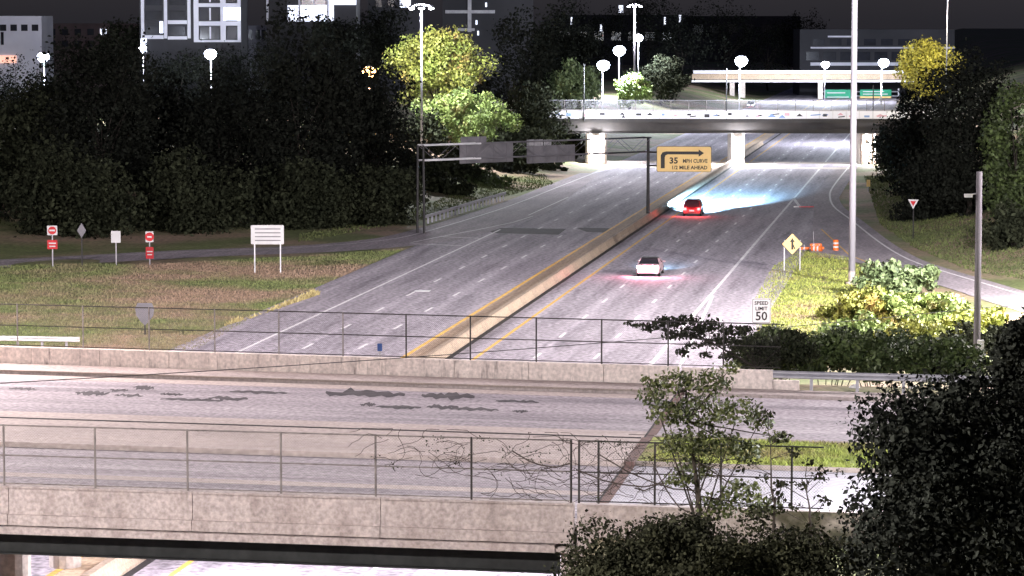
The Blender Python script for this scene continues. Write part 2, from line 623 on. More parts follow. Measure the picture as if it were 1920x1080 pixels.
dp = MB()
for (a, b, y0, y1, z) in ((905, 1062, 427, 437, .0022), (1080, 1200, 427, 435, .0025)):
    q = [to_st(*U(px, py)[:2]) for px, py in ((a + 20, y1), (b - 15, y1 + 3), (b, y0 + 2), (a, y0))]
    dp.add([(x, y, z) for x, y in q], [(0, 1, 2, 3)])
dp.build('painted_gantry_shadow', 'tar', highway)  # dark quads paint the gantry's shadow onto the left carriageway

# left slip road
ramp_pts = [(-48.0, 400), (-48.4, 366), (-48.95, 325), (-51.2, 285.5), (-53.6, 273)]
lst = [to_st(*U(px, py)[:2]) for px, py in ((560, 464), (350, 472), (180, 481), (0, 490), (-200, 497))]
outer = smooth_pts(ramp_pts + lst)
slip = MB()
inn = []
for p in outer:
    inn.append(p)
L_, R2 = [], []
for i, p in enumerate(outer):
    a = outer[max(i - 1, 0)]
    b = outer[min(i + 1, len(outer) - 1)]
    d = (b - a).normalized()
    nrm = Vector((-d.y, d.x))
    L_.append(p - nrm * 1.9)
    wid = min(6.2, 1.0 + 0.06 * max(0, 400 - p.y))
    R2.append(p + nrm * wid)
strip(slip, R2, L_, 0.004)
slip_o = slip.build('slip_road', 'shoulder', rz=RZ)
tag(slip_o, kind='structure')
line_mark('edge_line', [(-47.66, 415)] + [tuple(p) for p in outer], 0.17, 'white_paint', slip_o, 0.012)
g1 = [to_st(*U(px, py)[:2]) for px, py in ((770, 455), (830, 443), (900, 430), (962, 417), (1000, 405))]
line_mark('gore_line', g1, 0.17, 'white_paint', slip_o, 0.012)
for a, b in (((768, 457), (868, 461)), ((830, 444), (900, 447))):
    line_mark('gore_hatch', [to_st(*U(*a)[:2]), to_st(*U(*b)[:2])], 0.3, 'white_paint', slip_o, 0.012)

# right slip road
outr = smooth_pts([(-12.9, 470), (-13.69, 419.8), (-13.98, 371.9), (-13.58, 351.4), (-12.31, 331.1), (-9.76, 309.9), (-5.97, 278.0), (-3.22, 259.5), (-0.84, 249.7), (3.03, 236.4), (6.15, 226.2), (14, 205), (24, 185)])
inn = [(-14.6, 470), (-15.2, 420), (-15.6, 372), (-15.4, 351), (-14.6, 331), (-13.8, 312), (-13.0, 290), (-12.6, 272), (-11.2, 262), (-8.2, 256.5), (-5.6, 250), (-2.5, 240), (0.8, 230), (3.2, 221), (10, 200), (18.5, 181)]
inn = smooth_pts(inn, 6)
nn = min(len(inn), len(outr))


def resample(P, n):
    P = [Vector(p) for p in P]
    Ls = [0]
    for a, b in zip(P[:-1], P[1:]):
        Ls.append(Ls[-1] + (b - a).length)
    out = []
    for k in range(n):
        q = Ls[-1] * k / (n - 1)
        i = max(j for j in range(len(Ls)) if Ls[j] <= q + 1e-9)
        i = min(i, len(P) - 2)
        out.append(P[i].lerp(P[i + 1], (q - Ls[i]) / (Ls[i + 1] - Ls[i])))
    return out


oo, ii = resample(outr, 60), resample(inn, 60)
rs = MB()
o2 = []
for i, p in enumerate(oo):
    d = (oo[min(i + 1, 59)] - oo[max(i - 1, 0)]).normalized()
    o2.append(p + Vector((-d.y, d.x)) * 1.1)
strip(rs, ii, o2, 0.006)
slip_r = rs.build('slip_road', 'shoulder', rz=RZ)
tag(slip_r, kind='structure')
line_mark('edge_line', [tuple(p) for p in oo], 0.22, 'white_paint', slip_r, 0.014)
line_mark('edge_line', [(-12.23, 295.1), (-10.3, 279), (-8.39, 262.9), (-5.5, 250.5)], 0.16, 'yellow_paint', slip_r, 0.014)
# stop-bar arrow on the right shoulder
line_mark('gore_hatch', [to_st(*U(1488, 372)[:2]), to_st(*U(1500, 388)[:2])], 0.35, 'white_paint', highway)

# ------------------------------------------------------------------ median barrier
SEG = 6.1
bar_me = MB().prism([(-0.40, 0), (0.40, 0), (0.40, 0.10), (0.26, 0.26), (0.17, 0.66), (-0.17, 0.66), (-0.26, 0.26), (-0.40, 0.10)], 0.02, SEG - 0.02, 'y').mesh('barrier_section', 'concrete_barrier')
barrier = empty('median_barrier', 'long tan concrete barrier dividing the two carriageways', 'barrier', (0, 0, 0), RZ)
for k in range(66):
    place(bar_me, 'barrier_section', barrier, (-31.0, 96 + SEG * k, 0))
ms = MB()
ms.box(-33.1, -31.4, 0, 560, 0.003, 0.008)
ms.build('median_shoulder', 'concrete_shoulder', highway)
gt = MB()
gt.box(-30.58, -30.22, 0, 560, 0.004, 0.010)
gt.build('median_gutter', 'joint_dark', highway)

# ------------------------------------------------------------------ street bridge in front
bridge = empty('street_bridge', 'wide concrete street bridge crossing over the motorway in the foreground', 'bridge', (0, 0, 0))
UL, UR = -52.0, 0.0


def bband(mb, u0, u1, k0, k1, z0, z1, n=1):
    for i in range(n):
        a = u0 + (u1 - u0) * i / n
        b = u0 + (u1 - u0) * (i + 1) / n
        mb.hexa([BK(a, k0, z0), BK(b, k0, z0), BK(b, k1, z0), BK(a, k1, z0),
                 BK(a, k0, z1), BK(b, k0, z1), BK(b, k1, z1), BK(a, k1, z1)])
    return mb


BRZ = -R_(12.5)


def bbuild(mb, name, m, parent=bridge):
    # local frame turned with the bridge so that textures run along it
    c, s = math.cos(-BRZ), math.sin(-BRZ)
    mb.v = [(x * c - y * s, x * s + y * c, z) for x, y, z in mb.v]
    return mb.build(name, m, parent, rz=BRZ)


bbuild(bband(MB(), UL, UR, 0.545, 0.925, 5.2, DECK), 'far_roadway', 'street')
bbuild(bband(MB(), UL, UR, 0.05, 0.375, 5.2, DECK), 'near_roadway', 'street')
bbuild(bband(MB(), UL, UR, 0.378, 0.542, 5.2, DECK + 0.17), 'median_slab', 'median_slab')
bbuild(bband(MB(), UL, UR, 0.927, 0.988, 5.2, DECK + 0.17), 'sidewalk', 'sidewalk')
bbuild(bband(MB(), UL, UR, 0.012, 0.048, 5.2, DECK + 0.17), 'sidewalk', 'sidewalk')
bbuild(bband(MB(), UL, UR, 0.885, 0.922, DECK + 0.004, DECK + 0.008), 'gutter_band', 'median_slab')
bbuild(bband(MB(), UL, UR, 0.552, 0.62, DECK + 0.004, DECK + 0.008), 'gutter_band', 'median_slab')
bbuild(bband(MB(), UL, UR, 0.20, 0.222, DECK + 0.004, DECK + 0.008), 'gutter_band', 'median_slab')
bbuild(bband(MB(), UL, UR, 0.538, 0.543, DECK + 0.16, DECK + 0.19), 'kerb', 'joint_dark')
bbuild(bband(MB(), UL, UR, 0.924, 0.928, DECK + 0.12, DECK + 0.18), 'kerb', 'kerb')
# structural slab and girders
bbuild(bband(MB(), UL, UR, -0.006, 1.004, 5.05, 5.195), 'slab', 'parapet_near')
bbuild(bband(MB(), UL, UR - 0.6, -0.0075, 0.004, 5.05, 5.27), 'slab_edge', 'parapet_near')
for j in range(13):
    k = 0.003 + j * 0.0822
    gm = MB()
    bband(gm, UL, UR - 0.5, k + 0.005, k + 0.007, 4.40, 5.045)
    bband(gm, UL, UR - 0.5, k - 0.002, k + 0.014, 4.36, 4.398)
    bbuild(gm, 'girder', 'girder')
# parapets in cast sections
for side in (0, 1):
    par = bpy.data.objects.new('parapet', None)
    col.objects.link(par)
    par.parent = bridge
    step = 2.97 * 2 if side == 0 else 3.25
    u = UR - 0.06
    while u > UL:
        a, b = u - step + 0.02, u
        mb = MB()
        if side == 0:
            bband(mb, a, b, 0.0, 0.0095, 5.64, 6.46)
            bband(mb, a, b, -0.0012, 0.0107, 6.46, 6.52)
            bband(mb, a, b, -0.0035, 0.0095, 5.31, 5.64)
            bbuild(mb, 'parapet_section', 'parapet_near', par)
        else:
            bband(mb, a, b, 0.990, 1.0, 5.2, 6.50)
            bbuild(mb, 'parapet_section', 'parapet_far', par)
        u -= step
# expansion joint across the deck end
bbuild(bband(MB(), -0.05, 0.02, 0.0, 1.0, 5.3, DECK + 0.012), 'expansion_joint', 'joint_dark')
bbuild(bband(MB(), 0.03, 0.35, 0.05, 0.99, 5.3, DECK + 0.010), 'joint_plate', 'joint_rust')
bbuild(bband(MB(), 0.03, 0.35, 0.376, 0.544, 5.3, DECK + 0.185), 'joint_plate', 'joint_rust')
# tar patches on the far roadway
rr = random.Random(3)


def tar_patch(px0, px1, py, hpx, z):
    hpx *= 1.7
    a, b = U(px0, py, z), U(px1, py, z)
    n = 14
    dep = U((px0 + px1) / 2, py - hpx / 2, z).y - U((px0 + px1) / 2, py + hpx / 2, z).y
    top, bot = [], []
    for k in range(n + 1):
        q = k / n
        p = a.lerp(b, q)
        p.y -= (p.x - (a.x + b.x) / 2) * 0.25
        w = dep / 2 * (math.sin(PI * min(max(q, 0.02), 0.98)) ** 0.4) * rr.uniform(0.45, 1.1)
        o = rr.uniform(-.25, .25) * dep
        top.append((p.x, p.y + w + o))
        bot.append((p.x, p.y - w + o))
    mb = MB()
    strip(mb, bot, top, z)
    bbuild(mb, 'tar_patch', 'tar')


for i, q in enumerate([(140, 205, 737, 5), (205, 240, 732, 3), (215, 270, 741, 3), (250, 290, 727, 5), (300, 345, 739, 3), (300, 420, 749, 3), (390, 465, 747, 4),
                       (15, 70, 729, 3), (610, 760, 737, 9), (790, 890, 743, 8), (675, 705, 758, 4), (705, 790, 763, 4), (800, 860, 763, 5), (840, 935, 767, 4), (960, 990, 771, 3),
                       (430, 540, 735, 3), (930, 1010, 752, 3)]):
    tar_patch(*q, DECK + 0.005 + 0.0006 * i)
# column row under the bridge at the median, and abutment
for j in range(6):
    c = RD(-33.3, 101 + j * 6.2)
    MB().lathe([(0.62, -0.03), (0.62, 4.0)], 14, (c.x, c.y)).build('column', 'concrete_pale', bridge, smooth=False)
cp = MB()
a, b = RD(-33.3, 99.5), RD(-33.3, 134)
for p, q in ((a, b),):
    d = (q - p).normalized() * 1
    n_ = Vector((-d.y, d.x, 0)) * 0.6
    cp.hexa([p - n_ + Vector((0, 0, 3.85)), p + n_ + Vector((0, 0, 3.85)), q + n_ + Vector((0, 0, 3.85)), q - n_ + Vector((0, 0, 3.85)),
             p - n_ + Vector((0, 0, 4.355)), p + n_ + Vector((0, 0, 4.355)), q + n_ + Vector((0, 0, 4.355)), q - n_ + Vector((0, 0, 4.355))])
cp.build('pier_cap', 'concrete_pale', bridge)
bbuild(bband(MB(), -0.45, 1.2, 0.002, 1.0, -0.1, 5.04), 'abutment', 'parapet_near')
bbuild(bband(MB(), -55.0, -51.5, 0.002, 1.0, -0.1, 5.04), 'abutment', 'parapet_near')

# street continuing on the embankment to the right (and left)
street = empty('street', '', '', (0, 0, 0))
for kk in ('label', 'category'):
    if kk in street.keys():
        del street[kk]
street['kind'] = 'structure'
for u0, u1 in ((0.36, 60.0), (-120, -52.05)):
    bbuild(bband(MB(), u0, u1, 0.575, 0.925, 5.3, DECK), 'far_roadway', 'street', street)
    bbuild(bband(MB(), u0, u1, 0.02, 0.385, 5.3, DECK), 'near_roadway', 'street_pale', street)
    bbuild(bband(MB(), u0, u1, 0.935, 0.985, 5.3, DECK + 0.10), 'sidewalk', 'sidewalk', street)
    bbuild(bband(MB(), u0, u1, 0.388, 0.393, 5.3, DECK + 0.13), 'kerb', 'kerb', street)
    bbuild(bband(MB(), u0, u1, 0.568, 0.573, 5.3, DECK + 0.13), 'kerb', 'kerb', street)
    bbuild(bband(MB(), u0, u1, 0.394, 0.567, 5.3, DECK + 0.09), 'median_grass', 'grass_gore', street)
# wing wall
wing = empty('wing_wall', 'stained concrete parapet wall continuing past the bridge end joint', 'wall')
bbuild(bband(MB(), 0.05, 6.0, 0.0, 0.0105, 3.5, 6.50), 'wall_section', 'parapet_near', wing)
bbuild(bband(MB(), 6.02, 12.0, 0.0, 0.0105, 3.5, 6.50), 'wall_section', 'parapet_near', wing)
wing2 = empty('wing_wall', 'pale short end wall of the far bridge parapet beside the guardrail', 'wall')
bbuild(bband(MB(), 0.05, 3.9, 0.990, 1.0, 5.2, 6.45), 'wall_section', 'parapet_far', wing2)
bbuild(bband(MB(), 3.92, 5.0, 0.990, 1.0, 5.2, 6.05), 'wall_section', 'parapet_far', wing2)


# ------------------------------------------------------------------ chain link fences
def fence(name, label, p0, p1, z, h, posts, mid=True, pitch=0.09, wire=0.0022, m='fence_dark', mesh_m=None, rail_r=0.026, post_r=0.034, mid_at=0.5):
    d = p1 - p0
    Lg = d.length
    root = empty(name, label, 'fence', (p0.x, p0.y, z), math.atan2(d.y, d.x))
    for x, pm in posts:
        MB().tube((x, 0, 0), (x, 0, h + 0.03), post_r, n=7).build('post', pm, root)
    MB().tube((0, 0, h), (Lg, 0, h), rail_r, n=6).build('rail', m, root)
    if mid:
        MB().tube((0, 0, h * mid_at), (Lg, 0, h * mid_at), rail_r * 0.9, n=6).build('rail', m, root)
    MB().tube((0, 0, 0.06), (Lg, 0, 0.06), rail_r * 0.8, n=6).build('rail', m, root)
    w = MB()
    x = -h
    while x < Lg:
        for sgn in (1, -1):
            xa, xb = (x, x + h) if sgn == 1 else (x + h, x)
            za, zb = 0.05, h
            # clip to the fence length
            pa, pb = [xa, za], [xb, zb]
            for P, Q in ((pa, pb), (pb, pa)):
                if P[0] < 0:
                    f = (0 - P[0]) / (Q[0] - P[0])
                    P[0], P[1] = 0, P[1] + (Q[1] - P[1]) * f
                if P[0] > Lg:
                    f = (Lg - P[0]) / (Q[0] - P[0])
                    P[0], P[1] = Lg, P[1] + (Q[1] - P[1]) * f
            if abs(pa[0] - pb[0]) > 0.05:
                w.tube((pa[0], 0.03 * sgn * .2, pa[1]), (pb[0], 0.03 * sgn * .2, pb[1]), wire, n=3)
        x += pitch
    o = w.build('wire_mesh', mesh_m or m, root)
    o['kind'] = 'stuff'
    return root


nz = 6.52
un0, un1 = -30.0, -0.12
nf0, nf1 = near(un0).lerp(far(un0), 0.004), near(un1).lerp(far(un1), 0.004)
posts = [((-3.2 - 2.97 * k) - un0, 'fence_grey' if k > 0 else 'fence_dark') for k in range(9)] + [(un1 - un0 - 0.03, 'fence_dark')]
fence('chain_link_fence', 'chain-link fence along the near bridge parapet with faded grey posts', nf0, nf1, nz, 1.88, posts, m='fence_grey')
un0, un1 = 0.06, 7.4
nf0, nf1 = near(un0).lerp(far(un0), 0.004), near(un1).lerp(far(un1), 0.004)
fence('chain_link_fence', 'dark chain-link fence on the wing wall right of the bridge joint, tangled with branches', nf0, nf1, nz, 1.88,
      [(0.03, 'fence_dark'), (0.62, 'fence_dark'), (2.32, 'fence_dark'), (4.3, 'fence_dark'), (6.4, 'fence_dark')], m='fence_dark')
uf0, uf1 = -44.0, 4.2
ff0, ff1 = near(uf0).lerp(far(uf0), 0.996), near(uf1).lerp(far(uf1), 0.996)
pp = []
for px in (1365, 1262, 1138, 1016, 893, 773, 655, 535, 415, 292, 168, 45, -78, -200):
    w = U(px, 677 - (1138 - px) * 0.028, 6.5)
    pp.append(((w - Vector((ff0.x, ff0.y, 6.5))).length, 'fence_dark' if px > 700 else 'fence_grey'))  # grey on the left posts paints in the lamplight they catch
fence('chain_link_fence', 'chain-link fence with dark posts on the far parapet of the street bridge', ff0, ff1, 6.5, 1.88, pp, m='fence_dark', wire=0.0016)


# ------------------------------------------------------------------ guardrails
def guardrail(label, pts, m='galv_bright', post_m='galvanised', gap=1.9, h=0.75, two=False):
    P = [Vector(p) for p in pts]
    root = empty('guardrail', label, 'guardrail', P[0])
    o0 = P[0]
    prof = [(-0.02, -0.16), (0.06, -0.12), (0.06, -0.05), (-0.01, 0.0), (0.06, 0.05), (0.06, 0.12), (-0.02, 0.16)]
    mb = MB()
    vs, fs = [], []
    n = len(prof)
    for i, p in enumerate(P):
        d = (P[min(i + 1, len(P) - 1)] - P[max(i - 1, 0)])
        d.z = 0
        d.normalize()
        nrm = Vector((d.y, -d.x, 0))
        for a, b in prof:
            q = p - o0 + nrm * a
            vs.append((q.x, q.y, q.z + h + b))
        if i:
            for k in range(n - 1):
                fs.append(((i - 1) * n + k, i * n + k, i * n + k + 1, (i - 1) * n + k + 1))
    mb.add(vs, fs)
    ob = mb.build('rail', m, root)
    sm = ob.modifiers.new('thick', 'SOLIDIFY')
    sm.thickness = 0.012
    acc = 0
    tot = 0
    for a, b in zip(P[:-1], P[1:]):
        Lg = (b - a).length
        while acc <= tot + Lg:
            q = a.lerp(b, (acc - tot) / Lg) - o0
            d = (b - a).normalized()
            nr = Vector((d.y, -d.x, 0)) * -0.12
            MB().box(-0.06, 0.06, -0.08, 0.08, -0.2, h + 0.13).build('post', post_m, root, (q.x + nr.x, q.y + nr.y, q.z), math.atan2(d.y, d.x))
            acc += gap
        tot += Lg
    return root


def gpts(pix, z):
    return [U(px, py, z) for px, py in pix]


guardrail('weathered steel guardrail along the street edge below the dark hedge', [BK(u, 0.992 + 0.0015 * max(0, u - 6), 5.55) for u in (3.6, 5.5, 7.5, 9.5, 11.5, 13.5, 16)], m='galvanised')
guardrail('grey guardrail curving beside the left slip road below the gantry', gpts([(797, 420), (850, 404), (900, 388), (948, 374)], 0.05), m='galvanised')
guardrail('bright white guardrail end at the left frame edge behind the bridge parapet', [Vector((p.x, p.y, 0.3)) for p in (U(-60, 650, .3), U(40, 651, .3), U(90, 652, .3), U(150, 653, .3))], m='sign_white', gap=1.6, h=0.55)


# ------------------------------------------------------------------ far bridge with painted parapet
FY = 428.0
far_b = empty('far_bridge', 'steel road bridge with white mural parapet panels spanning the motorway', 'bridge', (0, FY, 0), R_(-1.0))
X0, X1 = D(1012, 215, FY).x, D(1760, 215, FY).x


def fz(py):
    return D(960, py, FY).z


zt, zb_ = fz(208), fz(222.5)
MB().box(X0 - 6, X1 + 6, 0.0, 13.0, fz(228), zb_ + 0.02).build('deck', 'concrete_pale', far_b)
for j in range(6):
    y0 = 0.6 + j * 2.3
    gm = MB()
    gm.box(X0 - 5, X1 + 5, y0, y0 + 0.06, fz(249), fz(228.5))
    gm.box(X0 - 5, X1 + 5, y0 - 0.2, y0 + 0.26, fz(250), fz(249))
    gm.build('girder', 'steel_far', far_b)
MB().box(X0 - 4, X1 + 6, -0.25, 0.35, fz(229.5), zb_ - 0.02).build('fascia', 'steel_far', far_b)
rr = random.Random(11)
pw = (X1 - X0) / 30
for k in range(30):
    a = X0 + pw * k
    o = MB().box(a + 0.03, a + pw - 0.03, -0.2, 0.05, zb_ + 0.02, zt).build('parapet_panel', 'mural_white', far_b)
    hgt_p = zt - zb_
    for q in range(rr.choice([1, 1, 2, 2])):
        x = a + rr.uniform(0.15, 0.7) * pw
        w = rr.uniform(0.3, 0.8)
        z0 = zb_ + hgt_p * rr.uniform(0.1, 0.5)
        z1 = z0 + hgt_p * rr.uniform(0.2, 0.45)
        shp = rr.choice(['tri', 'box', 'bar'])
        mk = MB()
        if shp == 'tri':
            mk.prism([(x - w, z0), (x + w, z0), (x, z1)], -0.206, -0.2005, 'y')
        elif shp == 'box':
            mk.box(x - w * .5, x + w * .5, -0.206, -0.2005, z0, z1)
        else:
            mk.prism([(x - w, z0), (x + w, z0 + .1), (x + w, z0 + .28), (x - w, z0 + .15)], -0.206, -0.2005, 'y')
        mk.build('painted_mark', rr.choice(['mural_black', 'mural_black', 'mural_pink', 'mural_blue']), o)
MB().box(X0, X1, 12.8, 13.05, zb_ + 0.02, zt - 0.2).build('rear_parapet', 'concrete_pale', far_b)
# abutments, piers
for (pa, pb_, nm) in ((1098, 1138, 'abutment'), (1372, 1396, 'pier'), (1612, 1650, 'abutment')):
    xa, xb = D(pa, 300, FY).x, D(pb_, 300, FY).x
    yy = 0.9 if nm == 'abutment' else 1.2
    MB().box(xa, xb, yy, 12.0, -0.05, fz(250.5)).build(nm, 'concrete_pale', far_b)
    if nm == 'abutment':
        for q in range(3):
            xx = xa + (xb - xa) * (q + 0.5) / 3
            MB().box(xx - 0.22, xx + 0.22, yy - 0.35, yy - 0.003, 0, fz(252)).build('pilaster', 'concrete_barrier', far_b)
MB().box(D(1138, 300, FY).x, D(1212, 300, FY).x, 0.9, 1.2, 0, 0.45).build('low_wall', 'concrete_pale', far_b)
fence('chain_link_fence', 'pale chain-link fence standing on the painted parapet of the far bridge', Vector((X0 + 1, FY + 0.02, 0)), Vector((X1, FY - 1.0, 0)), zt, fz(188) - zt,
      [(2.6 * k, 'fence_grey') for k in range(22)], mid=False, pitch=0.16, wire=0.009, m='galvanised', mesh_m='galvanised', rail_r=0.04, post_r=0.05)


# ------------------------------------------------------------------ lamps
def wall_lamp(label, px, py, power, y=FY - 0.2, c=(0.92, 0.93, 1.0)):
    p = D(px, py, y)
    root = empty('bridge_lamp', label, 'lamp', p)
    MB().box(-0.05, 0.05, 0, 0.9, 0.30, 0.42).build('bracket', 'dark_steel', root)
    MB().box(-0.36, 0.36, -0.22, 0.22, 0.16, 0.30).build('housing', 'dark_steel', root)
    MB().lathe([(0.34, 0.155), (0.40, 0.05), (0.30, -0.12), (0.05, -0.2)], 12).build('diffuser', 'lamp_white', root, smooth=True)
    light('lamp_light', root, (0, -0.6, -0.35), power, c, 0.25)


wall_lamp('glaring white lamp under the far bridge at its left abutment', 1118, 258, 5000)
wall_lamp('glaring white lamp under the far bridge on the median pier', 1384, 262, 5000)
wall_lamp('white lamp under the far bridge beside the right abutment', 1628, 272, 3200)


def street_lamp(label, base, H, arm, power, c=(0.93, 0.93, 1.0), glow_m='lamp_white', r=0.11, pole_m='galvanised', head=0.42, group=None, two=False):
    """pole with a curved arm and a lantern; arm = (dx,dy)"""
    base = Vector(base)
    root = empty('street_lamp', label, 'street lamp', base, 0, group)
    MB().tube((0, 0, 0), (0, 0, H), r, r * 0.55, 8).build('pole', pole_m, root, smooth=True)
    arms = [arm] + ([(-arm[0], -arm[1])] if two else [])
    for ax, ay in arms:
        MB().path([(0, 0, H - 0.05), (ax * .3, ay * .3, H + 0.25), (ax * .7, ay * .7, H + 0.38), (ax, ay, H + 0.40)], r * 0.4).build('arm', pole_m, root)
        hd = MB().lathe([(0.10, 0.14), (head * .42, 0.06), (head * .45, -0.05)], 12).build('lamp_head', pole_m, root, (ax, ay, H + 0.40), smooth=True)
        MB().lathe([(head * .43, -0.055), (head * .8, -0.055 - head * .2), (head, -0.055 - head * .6), (head * .85, -0.055 - head * 1.1), (head * .45, -0.055 - head * 1.45), (0.02, -0.055 - head * 1.55)], 16).build('lens', glow_m, hd, smooth=True)  # large head values swell the lens to imitate glare around the lamp
        light('lamp_light', root, (ax, ay, H + 0.0 - head * 1.9), power, c, 0.4)
    return root


def high_mast(label, base, H, power, c=(0.95, 0.92, 1.0), r=0.34, heads=6, r_top=.2, glow_m='lamp_white'):
    base = Vector(base)
    root = empty('high_mast_light', label, 'mast light', base)
    MB().lathe([(r * 1.8, -0.3), (r * 1.8, 0.12), (r, 0.15), (r, 1.0)], 14).build('base_plate', 'concrete_pale', root)
    MB().tube((0, 0, 0.15), (0, 0, H), r, r_top, 14).build('pole', 'mast_metal', root, smooth=True)
    rg = MB()
    for k in range(heads):
        a = 2 * PI * k / heads
        b = 2 * PI * (k + 1) / heads
        rg.tube((1.3 * math.cos(a), 1.3 * math.sin(a), H - .3), (1.3 * math.cos(b), 1.3 * math.sin(b), H - .3), 0.05)
        rg.tube((0, 0, H - .1), (1.3 * math.cos(a), 1.3 * math.sin(a), H - .3), 0.04)
    rg.build('ring', 'mast_metal', root)
    for k in range(heads):
        a = 2 * PI * k / heads
        hd = MB().lathe([(0.1, 0.2), (0.34, 0.1), (0.38, -0.1)], 12).build('lamp_head', 'mast_metal', root, (1.3 * math.cos(a), 1.3 * math.sin(a), H - .55), smooth=True)
        MB().lathe([(0.36, -0.105), (0.3, -0.25), (0.05, -0.3)], 12).build('lens', glow_m, hd, smooth=True)
    light('lamp_light', root, (0, 0, H - 1.2), power, c, 1.2)
    return root


def gz(x, y):
    return float(hgt(np.array([x]), np.array([y]))[0])


def on_ground(px, py, Z=0.0):
    p = U(px, py, Z)
    for _ in range(6):
        p = U(px, py, gz(p.x, p.y))
    return p


mast_b = U(1597, 532)
high_mast('tall pale mast pole rising out of the picture from the bright gore grass', mast_b, 37.0, 22000, r=0.28)
high_mast('high mast light left of the grass field, outside the picture', (-58, 160, 2), 30.0, 185000, c=(1.0, 0.91, 0.95))
high_mast('high mast light beside the motorway on the near side of the bridge', (-30, 52, 0), 31.0, 100000, c=(1.0, 0.92, 0.90))
# mast light over the sunlit-looking maple
p = D(790, 10, 385)
m1 = high_mast('tall mast with bright lamp head standing before the lit autumn tree', (p.x, p.y, 0.5), p.z - 0.2, 48000, r=0.16, r_top=.12, heads=4, c=(0.95, 0.97, 1.0))
p = D(1190, 8, 640)
high_mast('slender mast with lamp head beyond the left end of the far bridge', (p.x, p.y, 0.2), p.z, 45000, r=0.3, r_top=.2, heads=4)
street_lamp('warm street lamp by the left end of the street bridge, outside the picture', (-34, 134, 5.4), 12.0, (1.6, -2.4), 24000, c=(1.0, 0.85, 0.82), glow_m='lamp_warm')
street_lamp('street lamp on the right pavement of the street, outside the picture', (19.5, 86, 5.5), 9.5, (-2.0, 0.6), 13000, c=(0.92, 0.93, 1.0))
street_lamp('street lamp at the right slip road, outside the picture', (44, 196, 3.5), 13, (-2.4, 0.5), 130000, c=(1.0, .95, .92))
high_mast('high mast light beyond the right street end, outside the picture', (47, 150, 4), 26.0, 140000, c=(1.0, 0.9, 0.95))
# lamp posts standing on the far bridge
for px, py, yb, lab in ((1130, 118, FY + 0.6, 'lamp post with star-bright head behind the left part of the far bridge'),
                        (1387, 110, FY + 0.6, 'lamp post with star-bright head over the middle of the far bridge'),
                        (1653, 114, 500, 'lamp post with bright head over the right end of the far bridge')):
    q = D(px, py, yb)
    street_lamp(lab, (q.x, yb, 6.6), q.z - 6.6, (0.02, -2.6), 9000 if yb < 440 else 45000, glow_m='lamp_blue', r=0.13, head=0.95, c=(0.82, 0.88, 1.0))
for px, py, yb, lab, gl, pw_, hd in ((1161, 90, 560, 'bright blue-white lamp just above the leftmost bridge lamp', 'lamp_blue', 40000, 1.2),
                                     (1197, 68, 650, 'smaller bright lamp close to the slender mast', 'lamp_blue', 30000, 1.0),
                                     (1547, 118, 760, 'small bright lamp before the pale bands of the distant deck', 'lamp_white', 80000, 1.1),
                                     (82, 103, 470, 'star-bright lamp among the trees near the left frame edge', 'lamp_blue', 16000, 1.0),
                                     (395, 97, 470, 'star-bright lamp below the white framed building', 'lamp_blue', 26000, 1.0),
                                     (692, 130, 430, 'orange glowing lamp at the edge of the dark trees', 'lamp_orange', 5000, 1.0),
                                     (268, 88, 480, 'small white lamp beside the white framed building', 'lamp_white', 9000, 0.6)):
    q = D(px, py, yb)
    zg = gz(q.x, yb)
    street_lamp(lab, (q.x, yb + .3, zg), q.z - zg, (0.02, -0.9), pw_, glow_m=gl, r=0.1, head=hd, c=(1, .6, .3) if 'orange' in lab else (0.8, 0.87, 1.0))
# dark unlit posts on the far bridge
for px, y0, y1, lab in ((1095, 120, 208, 'thin dark post at the left end of the painted bridge parapet'), (1362, 128, 208, 'thin dark post at the middle of the painted bridge parapet'), (1637, 160, 208, 'thin dark post near the right end of the painted bridge parapet')):
    a, b = D(px, y1, FY - 0.5), D(px, y0, FY - 0.5)
    rt = empty('dark_post', lab, 'post', (a.x, a.y, a.z - 1.5))
    MB().tube((0, 0, 0), (0, 0, b.z - a.z + 1.5), 0.10, 0.07).build('pole', 'dark_steel', rt)
    MB().box(-0.16, 0.16, 0.1, 0.4, 0.2, 0.6).build('bracket', 'dark_steel', rt)
# lamps below the street bridge
for s, t, lab in ((-26, 104, 'lamp under the street bridge over the right carriageway'), (-40, 108, 'lamp under the street bridge over the left carriageway'), (-17, 112, 'lamp under the street bridge beside the right abutment')):
    c = RD(s, t, 4.05)
    rt = empty('bridge_lamp', lab, 'lamp', c)
    MB().box(-0.3, 0.3, -0.15, 0.15, 0.1, 0.3).build('housing', 'dark_steel', rt)
    MB().box(-0.25, 0.25, -0.12, 0.12, 0.0, 0.098).build('diffuser', 'lamp_white', rt)
    light('lamp_light', rt, (0, 0, -0.25), 3000, (0.95, 0.92, 1.0), 0.2)


# ------------------------------------------------------------------ signs
def panel(mb_poly, name, m, parent, y0, y1):
    return MB().prism(mb_poly, y0, y1, 'y').build(name, m, parent)


def rect(x0, x1, z0, z1):
    return [(x0, z0), (x1, z0), (x1, z1), (x0, z1)]


def rrect(x0, x1, z0, z1, r, n=4):
    out = []
    for cx, cz, a0 in ((x1 - r, z0 + r, -90), (x1 - r, z1 - r, 0), (x0 + r, z1 - r, 90), (x0 + r, z0 + r, 180)):
        for k in range(n + 1):
            a = R_(a0 + 90 * k / n)
            out.append((cx + r * math.cos(a), cz + r * math.sin(a)))
    return out


